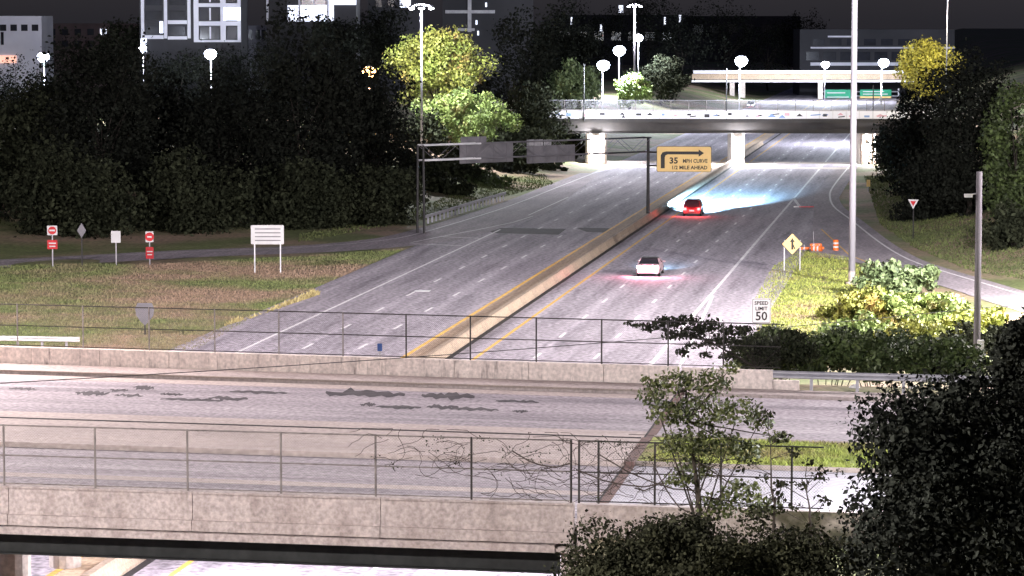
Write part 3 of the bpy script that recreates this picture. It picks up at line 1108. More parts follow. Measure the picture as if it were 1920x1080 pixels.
# overhead gantry of the left carriageway (signs face the other way)
LP = U(789, 437)
RP = RD(-31.0, 307, 0.66)
gl = empty('sign_gantry', 'overhead truss gantry showing grey sign backs across the left carriageway', 'gantry', (LP.x, LP.y, 0), math.atan2(RP.y - LP.y, RP.x - LP.x))
GL = math.hypot(RP.y - LP.y, RP.x - LP.x)
ZU, ZL = 8.7, 7.2
for x in (-0.55, 0.55):
    MB().tube((0, x, 0), (0, x * .8, ZU), 0.13, 0.11).build('post', 'dark_steel', gl)
MB().tube((GL, 0, 0.64), (GL, 0, ZU), 0.19, 0.15, 10).build('post', 'dark_steel', gl)
for y in (-0.45, 0.45):
    for z in (ZL, ZU):
        MB().tube((0, y, z), (GL * .24, y, z), 0.085).build('chord', 'galv_bright', gl)
        MB().tube((GL * .24, y, z), (GL * .8, y, z), 0.06).build('chord', 'sign_back', gl)
        MB().tube((GL * .8, y, z), (GL, y, z), 0.06).build('chord', 'dark_steel', gl)
nb = 14
for k in range(nb):
    xa, xb = GL * k / nb, GL * (k + 1) / nb
    za, zb2 = (ZL, ZU) if k % 2 else (ZU, ZL)
    for y in (-0.45, 0.45):
        MB().tube((xa, y, za), (xb, y, zb2), 0.022, n=5).build('brace', 'sign_back', gl)


def gantry_panel(px0, px1, py0, py1, frac_off, m='sign_back', nm='sign_panel'):
    # intersect sight line with the plane just behind the gantry (far side)
    d = Vector((RP.x - LP.x, RP.y - LP.y, 0)).normalized()
    nrm = Vector((-d.y, d.x, 0))
    o = LP + nrm * frac_off

    def hit(px, py):
        c = Vector((0, 0, CAM_H))
        v = (D(px, py, 100) - c)
        t = (o - c).dot(nrm) / v.dot(nrm)
        q = c + v * t
        return ((q - LP).dot(d), q.z)
    x0, z1 = hit(px0, py0)
    x1, z0 = hit(px1, py1)
    y = frac_off
    ob = MB().box(x0, x1, y, y + 0.05, z0, z1).build(nm, m, gl)
    nr = max(2, int((x1 - x0) / 1.6))
    for k in range(nr):
        x = x0 + (x1 - x0) * (k + 0.5) / nr
        MB().box(x - 0.04, x + 0.04, y - 0.06, y - 0.002, z0 + .05, z1 - .05).build('stiffener', m, ob)
    return ob


gantry_panel(862, 962, 270, 303, 0.62)
gantry_panel(864, 912, 257, 269.6, 0.62)
gantry_panel(988, 1078, 274, 303, 0.62)
for a, b in ((988, 1001), (1002, 1018), (1020, 1034)):
    gantry_panel(a, b, 262, 273, 0.62, 'galvanised')

# yellow warning sign cantilevered from the same post
ys = empty('warning_sign', 'big yellow overhead curve warning sign with a bent black arrow', 'sign', (RP.x, RP.y, 0), R_(-4))
SY = RP.y
xl, xr = D(1232, 300, SY).x - RP.x, D(1333, 300, SY).x - RP.x
zb3, zt3 = D(960, 321, SY).z, D(960, 274.5, SY).z
sp = panel(rrect(xl, xr, zb3, zt3, 0.18), 'sign_panel', 'sign_yellow', ys, -0.5, -0.45)
panel(rrect(xl - .04, xr + .04, zb3 - .04, zt3 + .04, 0.2), 'sign_border', 'sign_black', ys, -0.448, -0.42)
for z in (zb3 + .6, zt3 - .6):
    MB().tube((0, -0.2, z), (xr - .2, -0.3, z), 0.09).build('arm', 'dark_steel', ys)
W_, H_ = xr - xl, zt3 - zb3


def sx(u):
    return xl + W_ * u


def sz(v):
    return zb3 + H_ * v


arc = [(sx(0.07), sz(0.13)), (sx(0.145), sz(0.13)), (sx(0.145), sz(0.58)), (sx(0.16), sz(0.655)), (sx(0.20), sz(0.69)), (sx(0.77), sz(0.69)), (sx(0.77), sz(0.60)), (sx(0.87), sz(0.745)), (sx(0.77), sz(0.89)), (sx(0.77), sz(0.81)), (sx(0.17), sz(0.81)), (sx(0.10), sz(0.77)), (sx(0.07), sz(0.66))]
panel(arc, 'arrow', 'sign_black', sp, -0.507, -0.501)
text('35', 0.88, 'sign_black', sp, (sx(0.31), -0.506, sz(0.43)), 1.05, bold=0.03)
text('MPH CURVE', 0.56, 'sign_black', sp, (sx(0.705), -0.506, sz(0.42)), 0.86, bold=0.015)
text('1/2 MILE AHEAD', 0.52, 'sign_black', sp, (sx(0.60), -0.506, sz(0.155)), 1.02, bold=0.015)


def ground_sign(name, label, px, base_py, top_py, bot_py, w_px, m, legs=1, cat='sign', post_m='galvanised', shape='rect', rz=0.0, base=None, back=False):
    b = base or on_ground(px, base_py)
    root = empty(name, label, cat, b, rz)
    sc = F_PX / b.y
    w = w_px / sc
    zt_, zb4 = D(px, top_py, b.y).z - b.z, D(px, bot_py, b.y).z - b.z
    cx = 0
    hw = w / 2
    if shape == 'rect':
        poly = rrect(-hw, hw, zb4, zt_, min(w, zt_ - zb4) * 0.06)
    elif shape == 'diamond':
        mz = (zt_ + zb4) / 2
        poly = [(0, zb4), (hw, mz), (0, zt_), (-hw, mz)]
    elif shape == 'shield':
        hh = zt_ - zb4
        poly = [(0, zb4), (hw * .45, zb4 + hh * .18), (hw * .9, zb4 + hh * .45), (hw, zb4 + hh * .75), (hw * .75, zt_), (-hw * .75, zt_), (-hw, zb4 + hh * .75), (-hw * .9, zb4 + hh * .45), (-hw * .45, zb4 + hh * .18)]
    elif shape == 'yield':
        poly = [(0, zb4), (hw, zt_), (-hw, zt_)]
    pn = panel(poly, 'sign_panel', m, root, -0.06, -0.03)
    xs = [0] if legs == 1 else [-hw * .78, hw * .78]
    for x in xs:
        MB().box(x - 0.05, x + 0.05, -0.028, 0.05, -0.3, zt_ - 0.1 * (zt_ - zb4) if legs == 1 else zb4 + .7 * (zt_ - zb4)).build('post', post_m, root)
    return root, pn, w, zb4, zt_


# speed limit
r_, pn, w, z0, z1 = ground_sign('speed_limit_sign', 'white speed limit sign standing at the right road edge above dark foliage', 1427, 640, 559, 606, 36, 'sign_white', base=U(1427, 640))
panel(rrect(-w / 2 + .04, w / 2 - .04, z0 + .04, z1 - .04, .06), 'sign_border', 'sign_black', pn, -0.0625, -0.0605)
panel(rrect(-w / 2 + .07, w / 2 - .07, z0 + .07, z1 - .07, .05), 'sign_face', 'sign_white', pn, -0.0645, -0.0626)
hh = z1 - z0
text('SPEED', 0.34, 'sign_black', pn, (0, -0.068, z1 - hh * .2), 1.0, bold=0.008)
text('LIMIT', 0.34, 'sign_black', pn, (0, -0.068, z1 - hh * .42), 1.0, bold=0.008)
text('50', 0.80, 'sign_black', pn, (0, -0.068, z0 + hh * .27), 1.0, bold=0.015)
# merge diamond
r_, pn, w, z0, z1 = ground_sign('merge_sign', 'yellow diamond merge sign on two posts in the gore grass', 1485, 508, 438, 477, 38, 'sign_yellow', legs=2, shape='diamond', cat='sign')
mz = (z0 + z1) / 2
panel([(0, z0 - .06), (w / 2 + .06, mz), (0, z1 + .06), (-w / 2 - .06, mz)], 'sign_border', 'sign_black', pn, -0.0595, -0.045)
panel([(0, z0), (w / 2, mz), (0, z1), (-w / 2, mz)], 'sign_face', 'sign_yellow', pn, -0.066, -0.0598)
q = (z1 - z0)
panel([(-.09, mz - .27 * q), (.09, mz - .27 * q), (.09, mz + .1 * q), (.22, mz + .1 * q), (0, mz + .30 * q), (-.22, mz + .1 * q), (-.09, mz + .1 * q)], 'arrow', 'sign_black', pn, -0.0705, -0.0665)
panel([(.091, mz - .13 * q), (.15, mz - .24 * q), (.27, mz - .24 * q), (.091, mz + .0 * q)], 'arrow', 'sign_black', pn, -0.0705, -0.0665)
# white two-post sign seen from the field
r_, pn, w, z0, z1 = ground_sign('guide_sign', 'large white two-post sign board at the right end of the grass field', 502, 512, 422, 458, 62, 'sign_white', legs=2, post_m='galv_bright')
for k in range(4):
    zz = z0 + (z1 - z0) * (0.2 + 0.2 * k)
    MB().box(-w * .38, w * .40, -0.064, -0.0605, zz - .045, zz + .045).build('seam', 'sign_back', pn)
# wrong way / do not enter pairs
for px, base_py, y0, y1, y2, y3, wp, lab in ((99, 500, 423, 441, 450, 467, 19, 'stacked red and white signs at the far left of the grass field'),
                                             (281, 497, 434, 454, 463, 485, 15, 'stacked red and white signs in the field, right of the small white sign')):
    r_, pn, w, z0, z1 = ground_sign('wrong_way_sign', lab, px, base_py, y0, y1, wp, 'sign_white')
    b = r_.location
    hh = z1 - z0
    MB().lathe([(hh * .42, -0.0), (hh * .42, 0.004)], 16).build('red_disc', 'sign_red', pn, (0, -0.061, (z0 + z1) / 2)).rotation_euler = (PI / 2, 0, 0)
    MB().box(-w * .28, w * .28, -0.069, -0.0655, (z0 + z1) / 2 - .07, (z0 + z1) / 2 + .07).build('white_bar', 'sign_white', pn)
    za, zb5 = D(px, y2, b.y).z - b.z, D(px, y3, b.y).z - b.z
    p2 = panel(rrect(-w / 2, w / 2, zb5, za, .05), 'sign_panel', 'sign_red', r_, -0.06, -0.03)
    mz = (za + zb5) / 2
    MB().box(-w * .36, w * .36, -0.064, -0.0605, mz + .06, mz + .16).build('white_bar', 'sign_white', p2)
    MB().box(-w * .30, w * .30, -0.064, -0.0605, mz - .20, mz - .10).build('white_bar', 'sign_white', p2)
ground_sign('diamond_sign', 'small grey diamond sign back between the red pair and the white sign', 154, 498, 418, 446, 17, 'sign_back', shape='diamond', post_m='dark_steel')
ground_sign('small_sign', 'small white square sign on a grey post in the grass field', 218, 497, 433, 455, 18, 'sign_white', post_m='galvanised')
ground_sign('shield_sign', 'grey shield-shaped sign back low in the grass field', 272, 628, 568, 610, 36, 'sign_back', shape='shield', post_m='dark_steel')
# right bank signs
p = D(1648, 300, 410)
r_, pn, w, z0, z1 = ground_sign('route_sign', 'two small stacked signs at the right end of the far bridge', 1647, 330, 271, 286, 13, 'galvanised', base=Vector((p.x, 410, gz(p.x, 410))))
panel(rrect(-w / 2, w / 2, z0 - 1.35, z0 - .08, .05), 'sign_panel', 'sign_white', r_, -0.06, -0.03)
panel([(-.2, z0 - 1.0), (.0, z0 - 1.1), (.28, z0 - .45), (.05, z0 - .35)], 'mark', 'sign_black', r_, -0.066, -0.061)
yb = on_ground(1712, 448)
r_, pn, w, z0, z1 = ground_sign('yield_sign', 'red and white yield sign on the dark right bank', 1712, 448, 374, 392, 22, 'sign_white', shape='yield', rz=R_(-35), base=yb, post_m='dark_steel')
mz = z0 + (z1 - z0) * .62
panel([(0, mz - .32), (.30, mz + .2), (-.30, mz + .2)], 'red_centre', 'sign_red', pn, -0.066, -0.0605)
mk = on_ground(1628, 360)
r_, pn, w, z0, z1 = ground_sign('marker_post', 'small yellow marker on a thin post beside the right abutment', 1628, 360, 337, 350, 7, 'sign_yellow', base=mk)
# small blue sign at the far parapet fence
bp = U(712, 665, 6.5)
r_, pn, w, z0, z1 = ground_sign('parapet_sign', 'tiny blue marker plate fixed to the far bridge fence', 712, 665, 644, 658, 9, 'sign_blue', base=Vector((bp.x, bp.y + .12, 6.5)))
# plate lying on the left carriageway
pl = U(792, 546)
tag(MB().box(-0.6, 0.6, -0.5, 0.5, 0.01, 0.04).build('metal_plate', 'sign_white', None, pl, RZ), 'pale metal plate lying in the left carriageway', 'plate')

# green signs far away
GY = 800
gs = empty('guide_sign_gantry', 'distant green motorway guide signs above the road, one with a yellow strip', 'gantry', (D(1570, 200, GY).x, GY, 0))
x0g = gs.location.x
for a, b, y0, y1, m in ((1545, 1598, 168, 188, 'sign_green'), (1612, 1671, 168, 180, 'sign_green'), (1612, 1671, 180.6, 189.5, 'sign_yellow')):
    xa, xb = D(a, 180, GY).x - x0g, D(b, 180, GY).x - x0g
    za, zb6 = D(960, y1, GY).z, D(960, y0, GY).z
    pn = panel(rrect(xa, xb, za, zb6, .15), 'sign_panel', m, gs, -0.4, -0.3)
    if m == 'sign_green':
        for k in range(2):
            zz = za + (zb6 - za) * (.3 + .4 * k)
            MB().box(xa + .8, xb - 1.0 - k, -0.42, -0.405, zz - .12, zz + .12).build('legend_bar', 'sign_white', pn)
xa, xb = D(1535, 180, GY).x - x0g, D(1685, 180, GY).x - x0g
for x in (xa, xb):
    MB().tube((x, 0, 0), (x, 0, D(960, 166, GY).z), 0.25).build('post', 'galvanised', gs)
for py in (172, 180):
    MB().tube((xa, 0, D(960, py, GY).z), (xb, 0, D(960, py, GY).z), 0.15).build('chord', 'galvanised', gs)

# ------------------------------------------------------------------ utility pole and wire
ub = U(1831, 690, 3.0)
ub = Vector((ub.x, 150.0, 0))
ub.x = D(1831, 690, 150).x
zg = gz(ub.x, 150)
up_ = empty('utility_pole', 'grey wooden utility pole with a white box near its foot', 'utility pole', (ub.x, 150, zg))
zt6 = D(1831, 322, 150).z - zg
MB().tube((0, 0, -0.3), (0, 0, zt6), 0.19, 0.155, 12).build('pole', 'wood_pole', up_, smooth=True)
zb7 = D(1831, 660, 150).z - zg
MB().box(-0.02, 0.32, -0.32, -0.19, zb7, zb7 + .65).build('box', 'sign_white', up_)
MB().tube((-0.6, 0, zt6 - 1.2), (0, 0, zt6 - 1.1), 0.04).build('bracket', 'galvanised', up_)
MB().box(-0.75, -0.35, -0.12, 0.12, zt6 - 1.32, zt6 - 1.14).build('camera_unit', 'galv_bright', up_)
wire = MB()
a, b = D(-60, 722, 105), D(1831, 578, 150)
pts = []
for k in range(25):
    q = k / 24
    p = a.lerp(b, q)
    p.z -= 1.1 * 4 * q * (1 - q) * .25
    pts.append(p)
wire.path(pts, 0.018, 5)
b2 = D(2100, 560, 170)
wire.tube(b, b2, 0.018, n=5)
tag(wire.build('overhead_wire', 'dark_steel'), 'thin black wire crossing above the bridge to the utility pole', 'wire')


# ------------------------------------------------------------------ vehicles
def car(name, label, s, t, m, L=4.6, W=1.85, H=1.65, suv=True, lights_on=True, heading=1, tail='tail_red', beam=0.0, z=0.0, rz_extra=0.0, roof_m=None):
    b = RD(s, t, z)
    root = empty(name, label, 'car', b, RZ + (0 if heading == 1 else PI) + rz_extra)
    h = H
    hw = W / 2
    # lofted body: y from rear (-L/2) to nose
    secs = [(-L / 2, .88, .42, .78), (-L / 2 + .12, .95, .30, .95), (-L / 2 + .5, 1.0, .25, 1.0), (-L * .1, 1.0, .24, .98), (L * .18, 1.0, .24, .98), (L * .30, .98, .24, .95), (L / 2 - .35, .93, .28, .82), (L / 2 - .06, .84, .34, .70), (L / 2, .78, .42, .60)]
    n = 10
    vs, fs = [], []
    for y, kw, zl, zh in secs:
        w = hw * kw
        vs += [(-w * .9, y, zl), (-w, y, zl + .12), (-w, y, zh - .18), (-w * .94, y, zh), (-w * .5, y, zh + .03), (w * .5, y, zh + .03), (w * .94, y, zh), (w, y, zh - .18), (w, y, zl + .12), (w * .9, y, zl)]
    for i in range(len(secs) - 1):
        for k in range(n):
            k2 = (k + 1) % n
            fs.append((i * n + k, (i + 1) * n + k, (i + 1) * n + k2, i * n + k2))
    fs.append(tuple(range(n)))
    fs.append(tuple((len(secs) - 1) * n + k for k in range(n))[::-1])
    MB().add(vs, fs).build('body', m, root, smooth=False)
    # cabin
    ya, yb_ = (-L / 2 + .15, L * .26) if suv else (-L / 2 + .75, L * .24)
    ra, rb = (-L / 2 + .55, L * .06) if suv else (-L / 2 + 1.35, L * .03)
    cb = MB()
    zc = 0.97
    cb.hexa([(-hw * .93, ya, zc), (hw * .93, ya, zc), (hw * .93, yb_, zc), (-hw * .93, yb_, zc), (-hw * .74, ra, h - .09), (hw * .74, ra, h - .09), (hw * .74, rb, h - .09), (-hw * .74, rb, h - .09)])
    cb.build('window_glass', 'car_glass', root)
    MB().hexa([(-hw * .76, ra - .04, h - .085), (hw * .76, ra - .04, h - .085), (hw * .76, rb + .05, h - .085), (-hw * .76, rb + .05, h - .085), (-hw * .66, ra + .15, h), (hw * .66, ra + .15, h), (hw * .66, rb - .1, h), (-hw * .66, rb - .1, h)]).build('roof', roof_m or m, root)
    for sx_ in (-1, 1):
        for (p0, p1) in (((sx_ * hw * .94, ya, zc), (sx_ * hw * .755, ra, h - .09)), ((sx_ * hw * .94, yb_, zc), (sx_ * hw * .755, rb, h - .09)), ((sx_ * hw * .945, (ya + yb_) / 2, zc), (sx_ * hw * .755, (ra + rb) / 2, h - .09))):
            MB().tube(p0, p1, 0.045, n=5).build('pillar', m, root)
        MB().box(-.1, .1, -.06, .06, -.07, .07).build('mirror', m, root, (sx_ * (hw + .1), L * .17, 1.05))
        for y in (-L * .30, L * .31):
            wr = MB()
            wr.prism([(.33 * math.cos(2 * PI * k / 14), .33 * math.sin(2 * PI * k / 14)) for k in range(14)], -.11, .11, 'x')
            wo = wr.build('wheel', 'rubber', root, (sx_ * (hw - .10), y, .33))
            MB().prism([(.2 * math.cos(2 * PI * k / 10), .2 * math.sin(2 * PI * k / 10)) for k in range(10)], sx_ * .112, sx_ * .125, 'x').build('rim', 'rim', wo)
        MB().box(-.17, .17, -.03, .03, -.13, .13).build('tail_light', tail, root, (sx_ * (hw - .24), -L / 2 + .02, .80))
        MB().box(-.18, .18, -.03, .03, -.09, .09).build('headlight', 'head_white', root, (sx_ * (hw - .40), L / 2 - .03, .56))
    MB().box(-hw * .9, hw * .9, -.08, .08, -.11, .11).build('bumper', m, root, (0, -L / 2 - .02, .42))
    MB().box(-.26, .26, -.012, .012, -.08, .08).build('number_plate', 'sign_white', root, (0, -L / 2 - .055, .62))
    if beam:
        for sx_ in (-1, 1):
            light('headlight_beam', root, (sx_ * (hw - .35), L / 2 + .15, .80), beam, (0.34, 0.70, 1.0), 0.08, 'SPOT', (R_(80.5), 0, 0), R_(18), 0.7).scale = (2.6, 1, 1)
            if beam > 50000:
                light('headlight_beam', root, (sx_ * (hw - .35), L / 2 + .16, .80), beam * 12, (0.34, 0.70, 1.0), 0.08, 'SPOT', (R_(87.2), 0, 0), R_(5.4), 0.75).scale = (8.0, 1, 1)
    for sx_ in (-1, 1):
        light('tail_glow', root, (sx_ * (hw - .24), -L / 2 - .25, .80), 160 if tail == 'tail_red' else 500, (1.0, 0.10, 0.10) if tail == 'tail_red' else (1.0, .30, .42), 0.1)
    return root


car('car', 'dark red car with glowing tail lights, farther car in the right carriageway', -26.85, 315.0, 'car_dark_red', H=1.75, W=1.95, beam=200000)
car('car', 'pale silver car with bright rear lights, nearer car in the right carriageway', -24.0, 240.0, 'car_silver', H=1.5, suv=False, tail='tail_white', beam=5000, roof_m='sign_black', W=1.9)
car('car', 'distant car with white headlights approaching beyond the far bridge', -47.0, 715, 'car_grey', heading=-1)


# ------------------------------------------------------------------ road-works things in the gore
def drum(label, loc, lying=False, rz=0.0):
    root = empty('traffic_drum', label, 'traffic drum', loc, rz)
    prof = [(0.29, 0.0), (0.29, 0.08), (0.26, 0.1), (0.25, 0.95), (0.20, 1.0), (0.06, 1.02)]
    o = MB().lathe(prof, 14).build('body', 'orange_plastic', root, smooth=False)
    for z in (0.28, 0.62):
        MB().lathe([(0.262, z), (0.260, z + 0.15)], 14).build('white_band', 'sign_white', o)
    if lying:
        o.rotation_euler = (0, PI / 2, 0)
        o.location = (0, 0, 0.28)
    return root


gp = on_ground(1567, 470)
drum('upright orange and white traffic drum beside the fallen barricade', gp)
gp2 = on_ground(1541, 472)
drum('orange traffic drum lying on its side next to the fallen barricade', gp2, True, R_(160))
bg_ = on_ground(1526, 470)
bar = empty('barricade', 'orange and white road barricade with a thin flag pole in the gore', 'barricade', bg_, R_(6))
for k in range(2):
    z = 0.12 + .30 * k
    x0_, x1_ = ((-1.25, 0.95), (-0.35, 0.75))[k]
    bd = MB().box(x0_, x1_, -.03 + .1 * k, .03 + .1 * k, z, z + .22).build('board', 'orange_plastic', bar)
    for q in range(3):
        x = x0_ + .2 + q * .6
        if x + .3 < x1_:
            MB().prism([(x, z + .02), (x + .14, z + .02), (x + .24, z + .20), (x + .10, z + .20)], -.036 + .1 * k, -.031 + .1 * k, 'y').build('stripe', 'sign_white', bd)
for x in (-.9, .5):
    MB().tube((x, -.3, 0), (x, .05, .55), .035).build('leg', 'sign_white', bar)
    MB().tube((x, .4, 0), (x, .05, .55), .035).build('leg', 'sign_white', bar)
MB().tube((0, 0.05, 0.2), (-.05, 0.05, 1.75), .025).build('flag_pole', 'galvanised', bar)
rp = on_ground(1506, 389)
rb_ = empty('fallen_board', 'red and white board lying on the right shoulder', 'board', rp, R_(4))
MB().box(-1.0, 1.2, -.12, .12, 0.01, 0.12).build('board', 'sign_red', rb_)
MB().box(-1.1, -0.5, -.18, .18, 0.02, 0.16).build('end_block', 'sign_white', rb_)
# litter by the guardrail
for k, (px, py, lab) in enumerate(((1602, 727, 'crumpled white litter below the middle of the street guardrail'), (1712, 728, 'scrap of white litter near the right end of the street guardrail'), (1747, 729, 'white litter at the far right under the street guardrail'))):
    p = U(px, py, 5.62)
    rl = random.Random(k)
    tag(MB().lathe([(0.08, 0), (0.2 + rl.uniform(0, .06), 0.05), (0.16, 0.13), (0.04, 0.19)], 7).build('litter', 'rubbish', None, (p.x, p.y, 5.58)), lab, 'litter')


# ------------------------------------------------------------------ foliage
def leaf_mesh(name, C, R, n, size, m, rng, flat=0.55, aspect=0.6):
    """n diamond leaves spread over the shells of clumps with centres C and radii R"""
    C = np.asarray(C, float)
    R = np.asarray(R, float)
    w = R[:, 0] * R[:, 2]
    ci = rng.choice(len(C), n, p=w / w.sum())
    d = rng.normal(size=(n, 3))
    d /= np.linalg.norm(d, axis=1)[:, None]
    rad = 1 - 0.55 * rng.random(n) ** 1.6
    rad *= 1 + 0.22 * rng.normal(size=n) * (rng.random(n) < 0.35)
    P = C[ci] + d * R[ci] * rad[:, None]
    nrm = d * (0.6) + rng.normal(size=(n, 3)) * 0.6
    nrm /= np.linalg.norm(nrm, axis=1)[:, None]
    a = np.cross(nrm, rng.normal(size=(n, 3)))
    a /= np.linalg.norm(a, axis=1)[:, None] + 1e-9
    b = np.cross(nrm, a)
    sz_ = size * (0.4 + 1.25 * rng.random(n) ** 1.4)[:, None]
    bend = nrm * sz_ * 0.18
    v = np.stack([P - a * sz_, P + b * sz_ * aspect + bend, P + a * sz_, P - b * sz_ * aspect + bend], 1).reshape(-1, 3)
    me = bpy.data.meshes.new(name)
    me.vertices.add(4 * n)
    me.vertices.foreach_set('co', v.ravel())
    me.loops.add(4 * n)
    me.loops.foreach_set('vertex_index', np.arange(4 * n))
    me.polygons.add(n)
    me.polygons.foreach_set('loop_start', np.arange(0, 4 * n, 4))
    me.materials.append(MATS[m])
    me.update()
    return me


def clumps(rng, c, r, n, rel=(0.22, 0.42), bottom=-0.75, lean=0.0):
    c = np.asarray(c, float)
    r = np.asarray(r, float)
    d = rng.normal(size=(n * 3, 3))
    d /= np.linalg.norm(d, axis=1)[:, None]
    d = d[d[:, 2] > bottom][:n]
    q = rng.uniform(0.40, 1.0, len(d))[:, None]
    C = c + d * r * q
    k = rng.uniform(rel[0], rel[1], len(d))[:, None]
    Rr = np.minimum(r, r.min() * 1.3) * k * rng.uniform(.8, 1.2, (len(d), 3))
    return C, Rr


def tree(name, label, base, H, crown_c, crown_r, m, nl, size, seed, trunk_r=0.3, ncl=34, cat='tree', group=None, bark='bark_dark', rel=(0.22, 0.42), trunk=True, bottom=-0.75, limbs=9, extra=None):
    """crown_c relative to the base, crown_r radii"""
    rng = np.random.default_rng(seed)
    root = empty(name, label, cat, base, 0, group)
    C, Rr = clumps(rng, crown_c, crown_r, ncl, rel, bottom)
    if extra:
        for ec, er, en in extra:
            c2, r2 = clumps(rng, ec, er, en, rel, bottom)
            C = np.concatenate([C, c2])
            Rr = np.concatenate([Rr, r2])
    me = leaf_mesh('crown', C, Rr, nl, size, m, rng)
    o = place(me, 'crown', root)
    if trunk:
        mb = MB()
        top = Vector(crown_c) + Vector((0, 0, -crown_r[2] * .1))
        p = Vector((0, 0, -0.3))
        ns = 6
        prev_r = trunk_r
        for k in range(1, ns + 1):
            q = Vector((0, 0, -0.3)).lerp(top, k / ns) + Vector((rng.normal() * trunk_r * .5, rng.normal() * trunk_r * .5, 0))
            nr = trunk_r * (1 - 0.75 * k / ns)
            mb.tube(p, q, prev_r, nr, 8)
            p, prev_r = q, nr
        for j in range(limbs):
            i = rng.integers(len(C))
            f = rng.uniform(.35, .85)
            st = Vector((0, 0, 0)).lerp(top, f)
            e = Vector(C[i])
            mid = st.lerp(e, .5) + Vector((0, 0, (e - st).length * .08))
            rr_ = trunk_r * (1 - .7 * f) * .55
            mb.tube(st, mid, rr_, rr_ * .6, 6)
            mb.tube(mid, e, rr_ * .6, rr_ * .2, 6)
        mb.build('trunk', bark, root)
    else:
        mb = MB()
        for j in range(limbs):
            i = rng.integers(len(C))
            e = Vector(C[i])
            st = Vector((e.x * .5, e.y * .5, -0.1))
            mb.tube(st, e, trunk_r, trunk_r * .3, 5)
        mb.build('stem', bark, root)
    return root


def tree_px(name, label, px, Y, top_py, bot_py, half_px, m, nl, size, seed, depth=None, zbase=None, **kw):
    """crown given by its outline in the survey picture at distance Y"""
    sc = F_PX / Y
    c = D(px, (top_py + bot_py) / 2, Y)
    rx = half_px / sc
    rz_ = (bot_py - top_py) / 2 / sc
    zb_g = gz(c.x, Y) if zbase is None else zbase
    base = Vector((c.x, Y, zb_g))
    return tree(name, label, base, 0, (0, 0, c.z - zb_g), (rx, depth or rx, rz_), m, nl, size, seed, **kw)


GL_ = 'dark trees left of the motorway'
LT = [
    (40, 300, 140, 470, 110, 'leaf_dark', 'dark tree filling the left frame edge behind the red signs'),
    (190, 298, 66, 430, 120, 'leaf_black', 'tallest black tree silhouette above the small white sign'),
    (300, 320, 120, 420, 90, 'leaf_black', 'black tree below the white framed building'),
    (420, 312, 130, 440, 110, 'leaf_black', 'broad black tree above the white two-post sign, left half'),
    (560, 306, 22, 430, 130, 'leaf_black', 'high black tree crown right of the white framed building'),
    (690, 318, 130, 440, 110, 'leaf_black', 'black tree below the orange lamp'),
    (130, 283, 290, 488, 120, 'leaf_dark', 'low dark undergrowth tree just behind the stacked red signs'),
    (350, 290, 300, 478, 110, 'leaf_dark', 'low dark undergrowth tree left of the white two-post sign'),
    (560, 296, 310, 468, 120, 'leaf_dark', 'low dark undergrowth tree right of the white two-post sign'),
    (715, 302, 310, 440, 75, 'leaf_dark', 'low dark tree behind the gantry foot'),
    (-80, 290, 200, 490, 110, 'leaf_dark', 'dark tree mostly cut off by the left frame edge'),
    (110, 338, 190, 420, 150, 'leaf_black', 'second-row black tree behind the tallest silhouette at left'),
    (370, 342, 185, 420, 150, 'leaf_black', 'second-row black tree behind the broad one above the white sign'),
    (640, 346, 175, 420, 150, 'leaf_black', 'second-row black tree left of the gantry'),
    (330, 500, 84, 300, 110, 'leaf_black', 'distant dark tree in front of the white framed building, left of its lamp'),
    (490, 505, 70, 300, 100, 'leaf_black', 'distant dark tree right of the white framed building'),
    (30, 500, 112, 300, 120, 'leaf_black', 'distant dark tree below the long pale building at the left frame edge'),
]
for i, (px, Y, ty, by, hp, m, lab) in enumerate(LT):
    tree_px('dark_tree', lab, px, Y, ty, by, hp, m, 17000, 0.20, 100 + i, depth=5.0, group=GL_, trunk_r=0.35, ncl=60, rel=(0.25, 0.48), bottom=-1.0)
# embankment shrubs under the gantry
for i, (px, Y, ty, by, hp, m, lab) in enumerate([
    (850, 372, 300, 385, 70, 'leaf_mid', 'green shrub mass below the larger grey sign back'),
    (910, 388, 292, 370, 60, 'leaf_black', 'black shrub between the two gantry sign backs'),
    (1010, 408, 296, 345, 60, 'leaf_dark', 'low dark shrub below the smaller grey sign back'),
    (830, 345, 330, 412, 60, 'leaf_dark', 'dark shrub behind the curving guardrail'),
    (790, 392, 215, 330, 60, 'leaf_dark', 'dark shrub mass at the left chords of the gantry'),
    (870, 400, 255, 345, 85, 'leaf_mid', 'green shrub mass behind the larger grey sign back'),
    (980, 415, 240, 330, 70, 'leaf_dark', 'dark shrub mass behind the smaller grey sign back'),
    (905, 365, 318, 395, 55, 'leaf_mid', 'green shrub above the upper end of the curving guardrail'),
    (765, 372, 280, 400, 60, 'leaf_dark', 'dark shrub mass left of the curving guardrail'),
    (960, 400, 290, 372, 50, 'leaf_mid', 'green shrub on the bank between guardrail end and sign backs'),
    (805, 358, 272, 372, 55, 'leaf_dark', 'dark shrub right behind the left gantry post'),
    (880, 366, 268, 350, 70, 'leaf_dark', 'dark shrub directly below the larger grey sign back'),
    (955, 392, 258, 335, 60, 'leaf_dark', 'dark shrub in the gap between the grey sign backs'),
    (1060, 436, 225, 300, 45, 'leaf_dark', 'dark shrub left of the lit bridge abutment')]):
    tree_px('bank_shrub', lab, px, Y, ty, by, hp, m, 4000, 0.25, 200 + i, depth=3.5, cat='shrub', trunk=False, trunk_r=.04, ncl=36, group='shrubs on the left bank', bottom=-1.0)
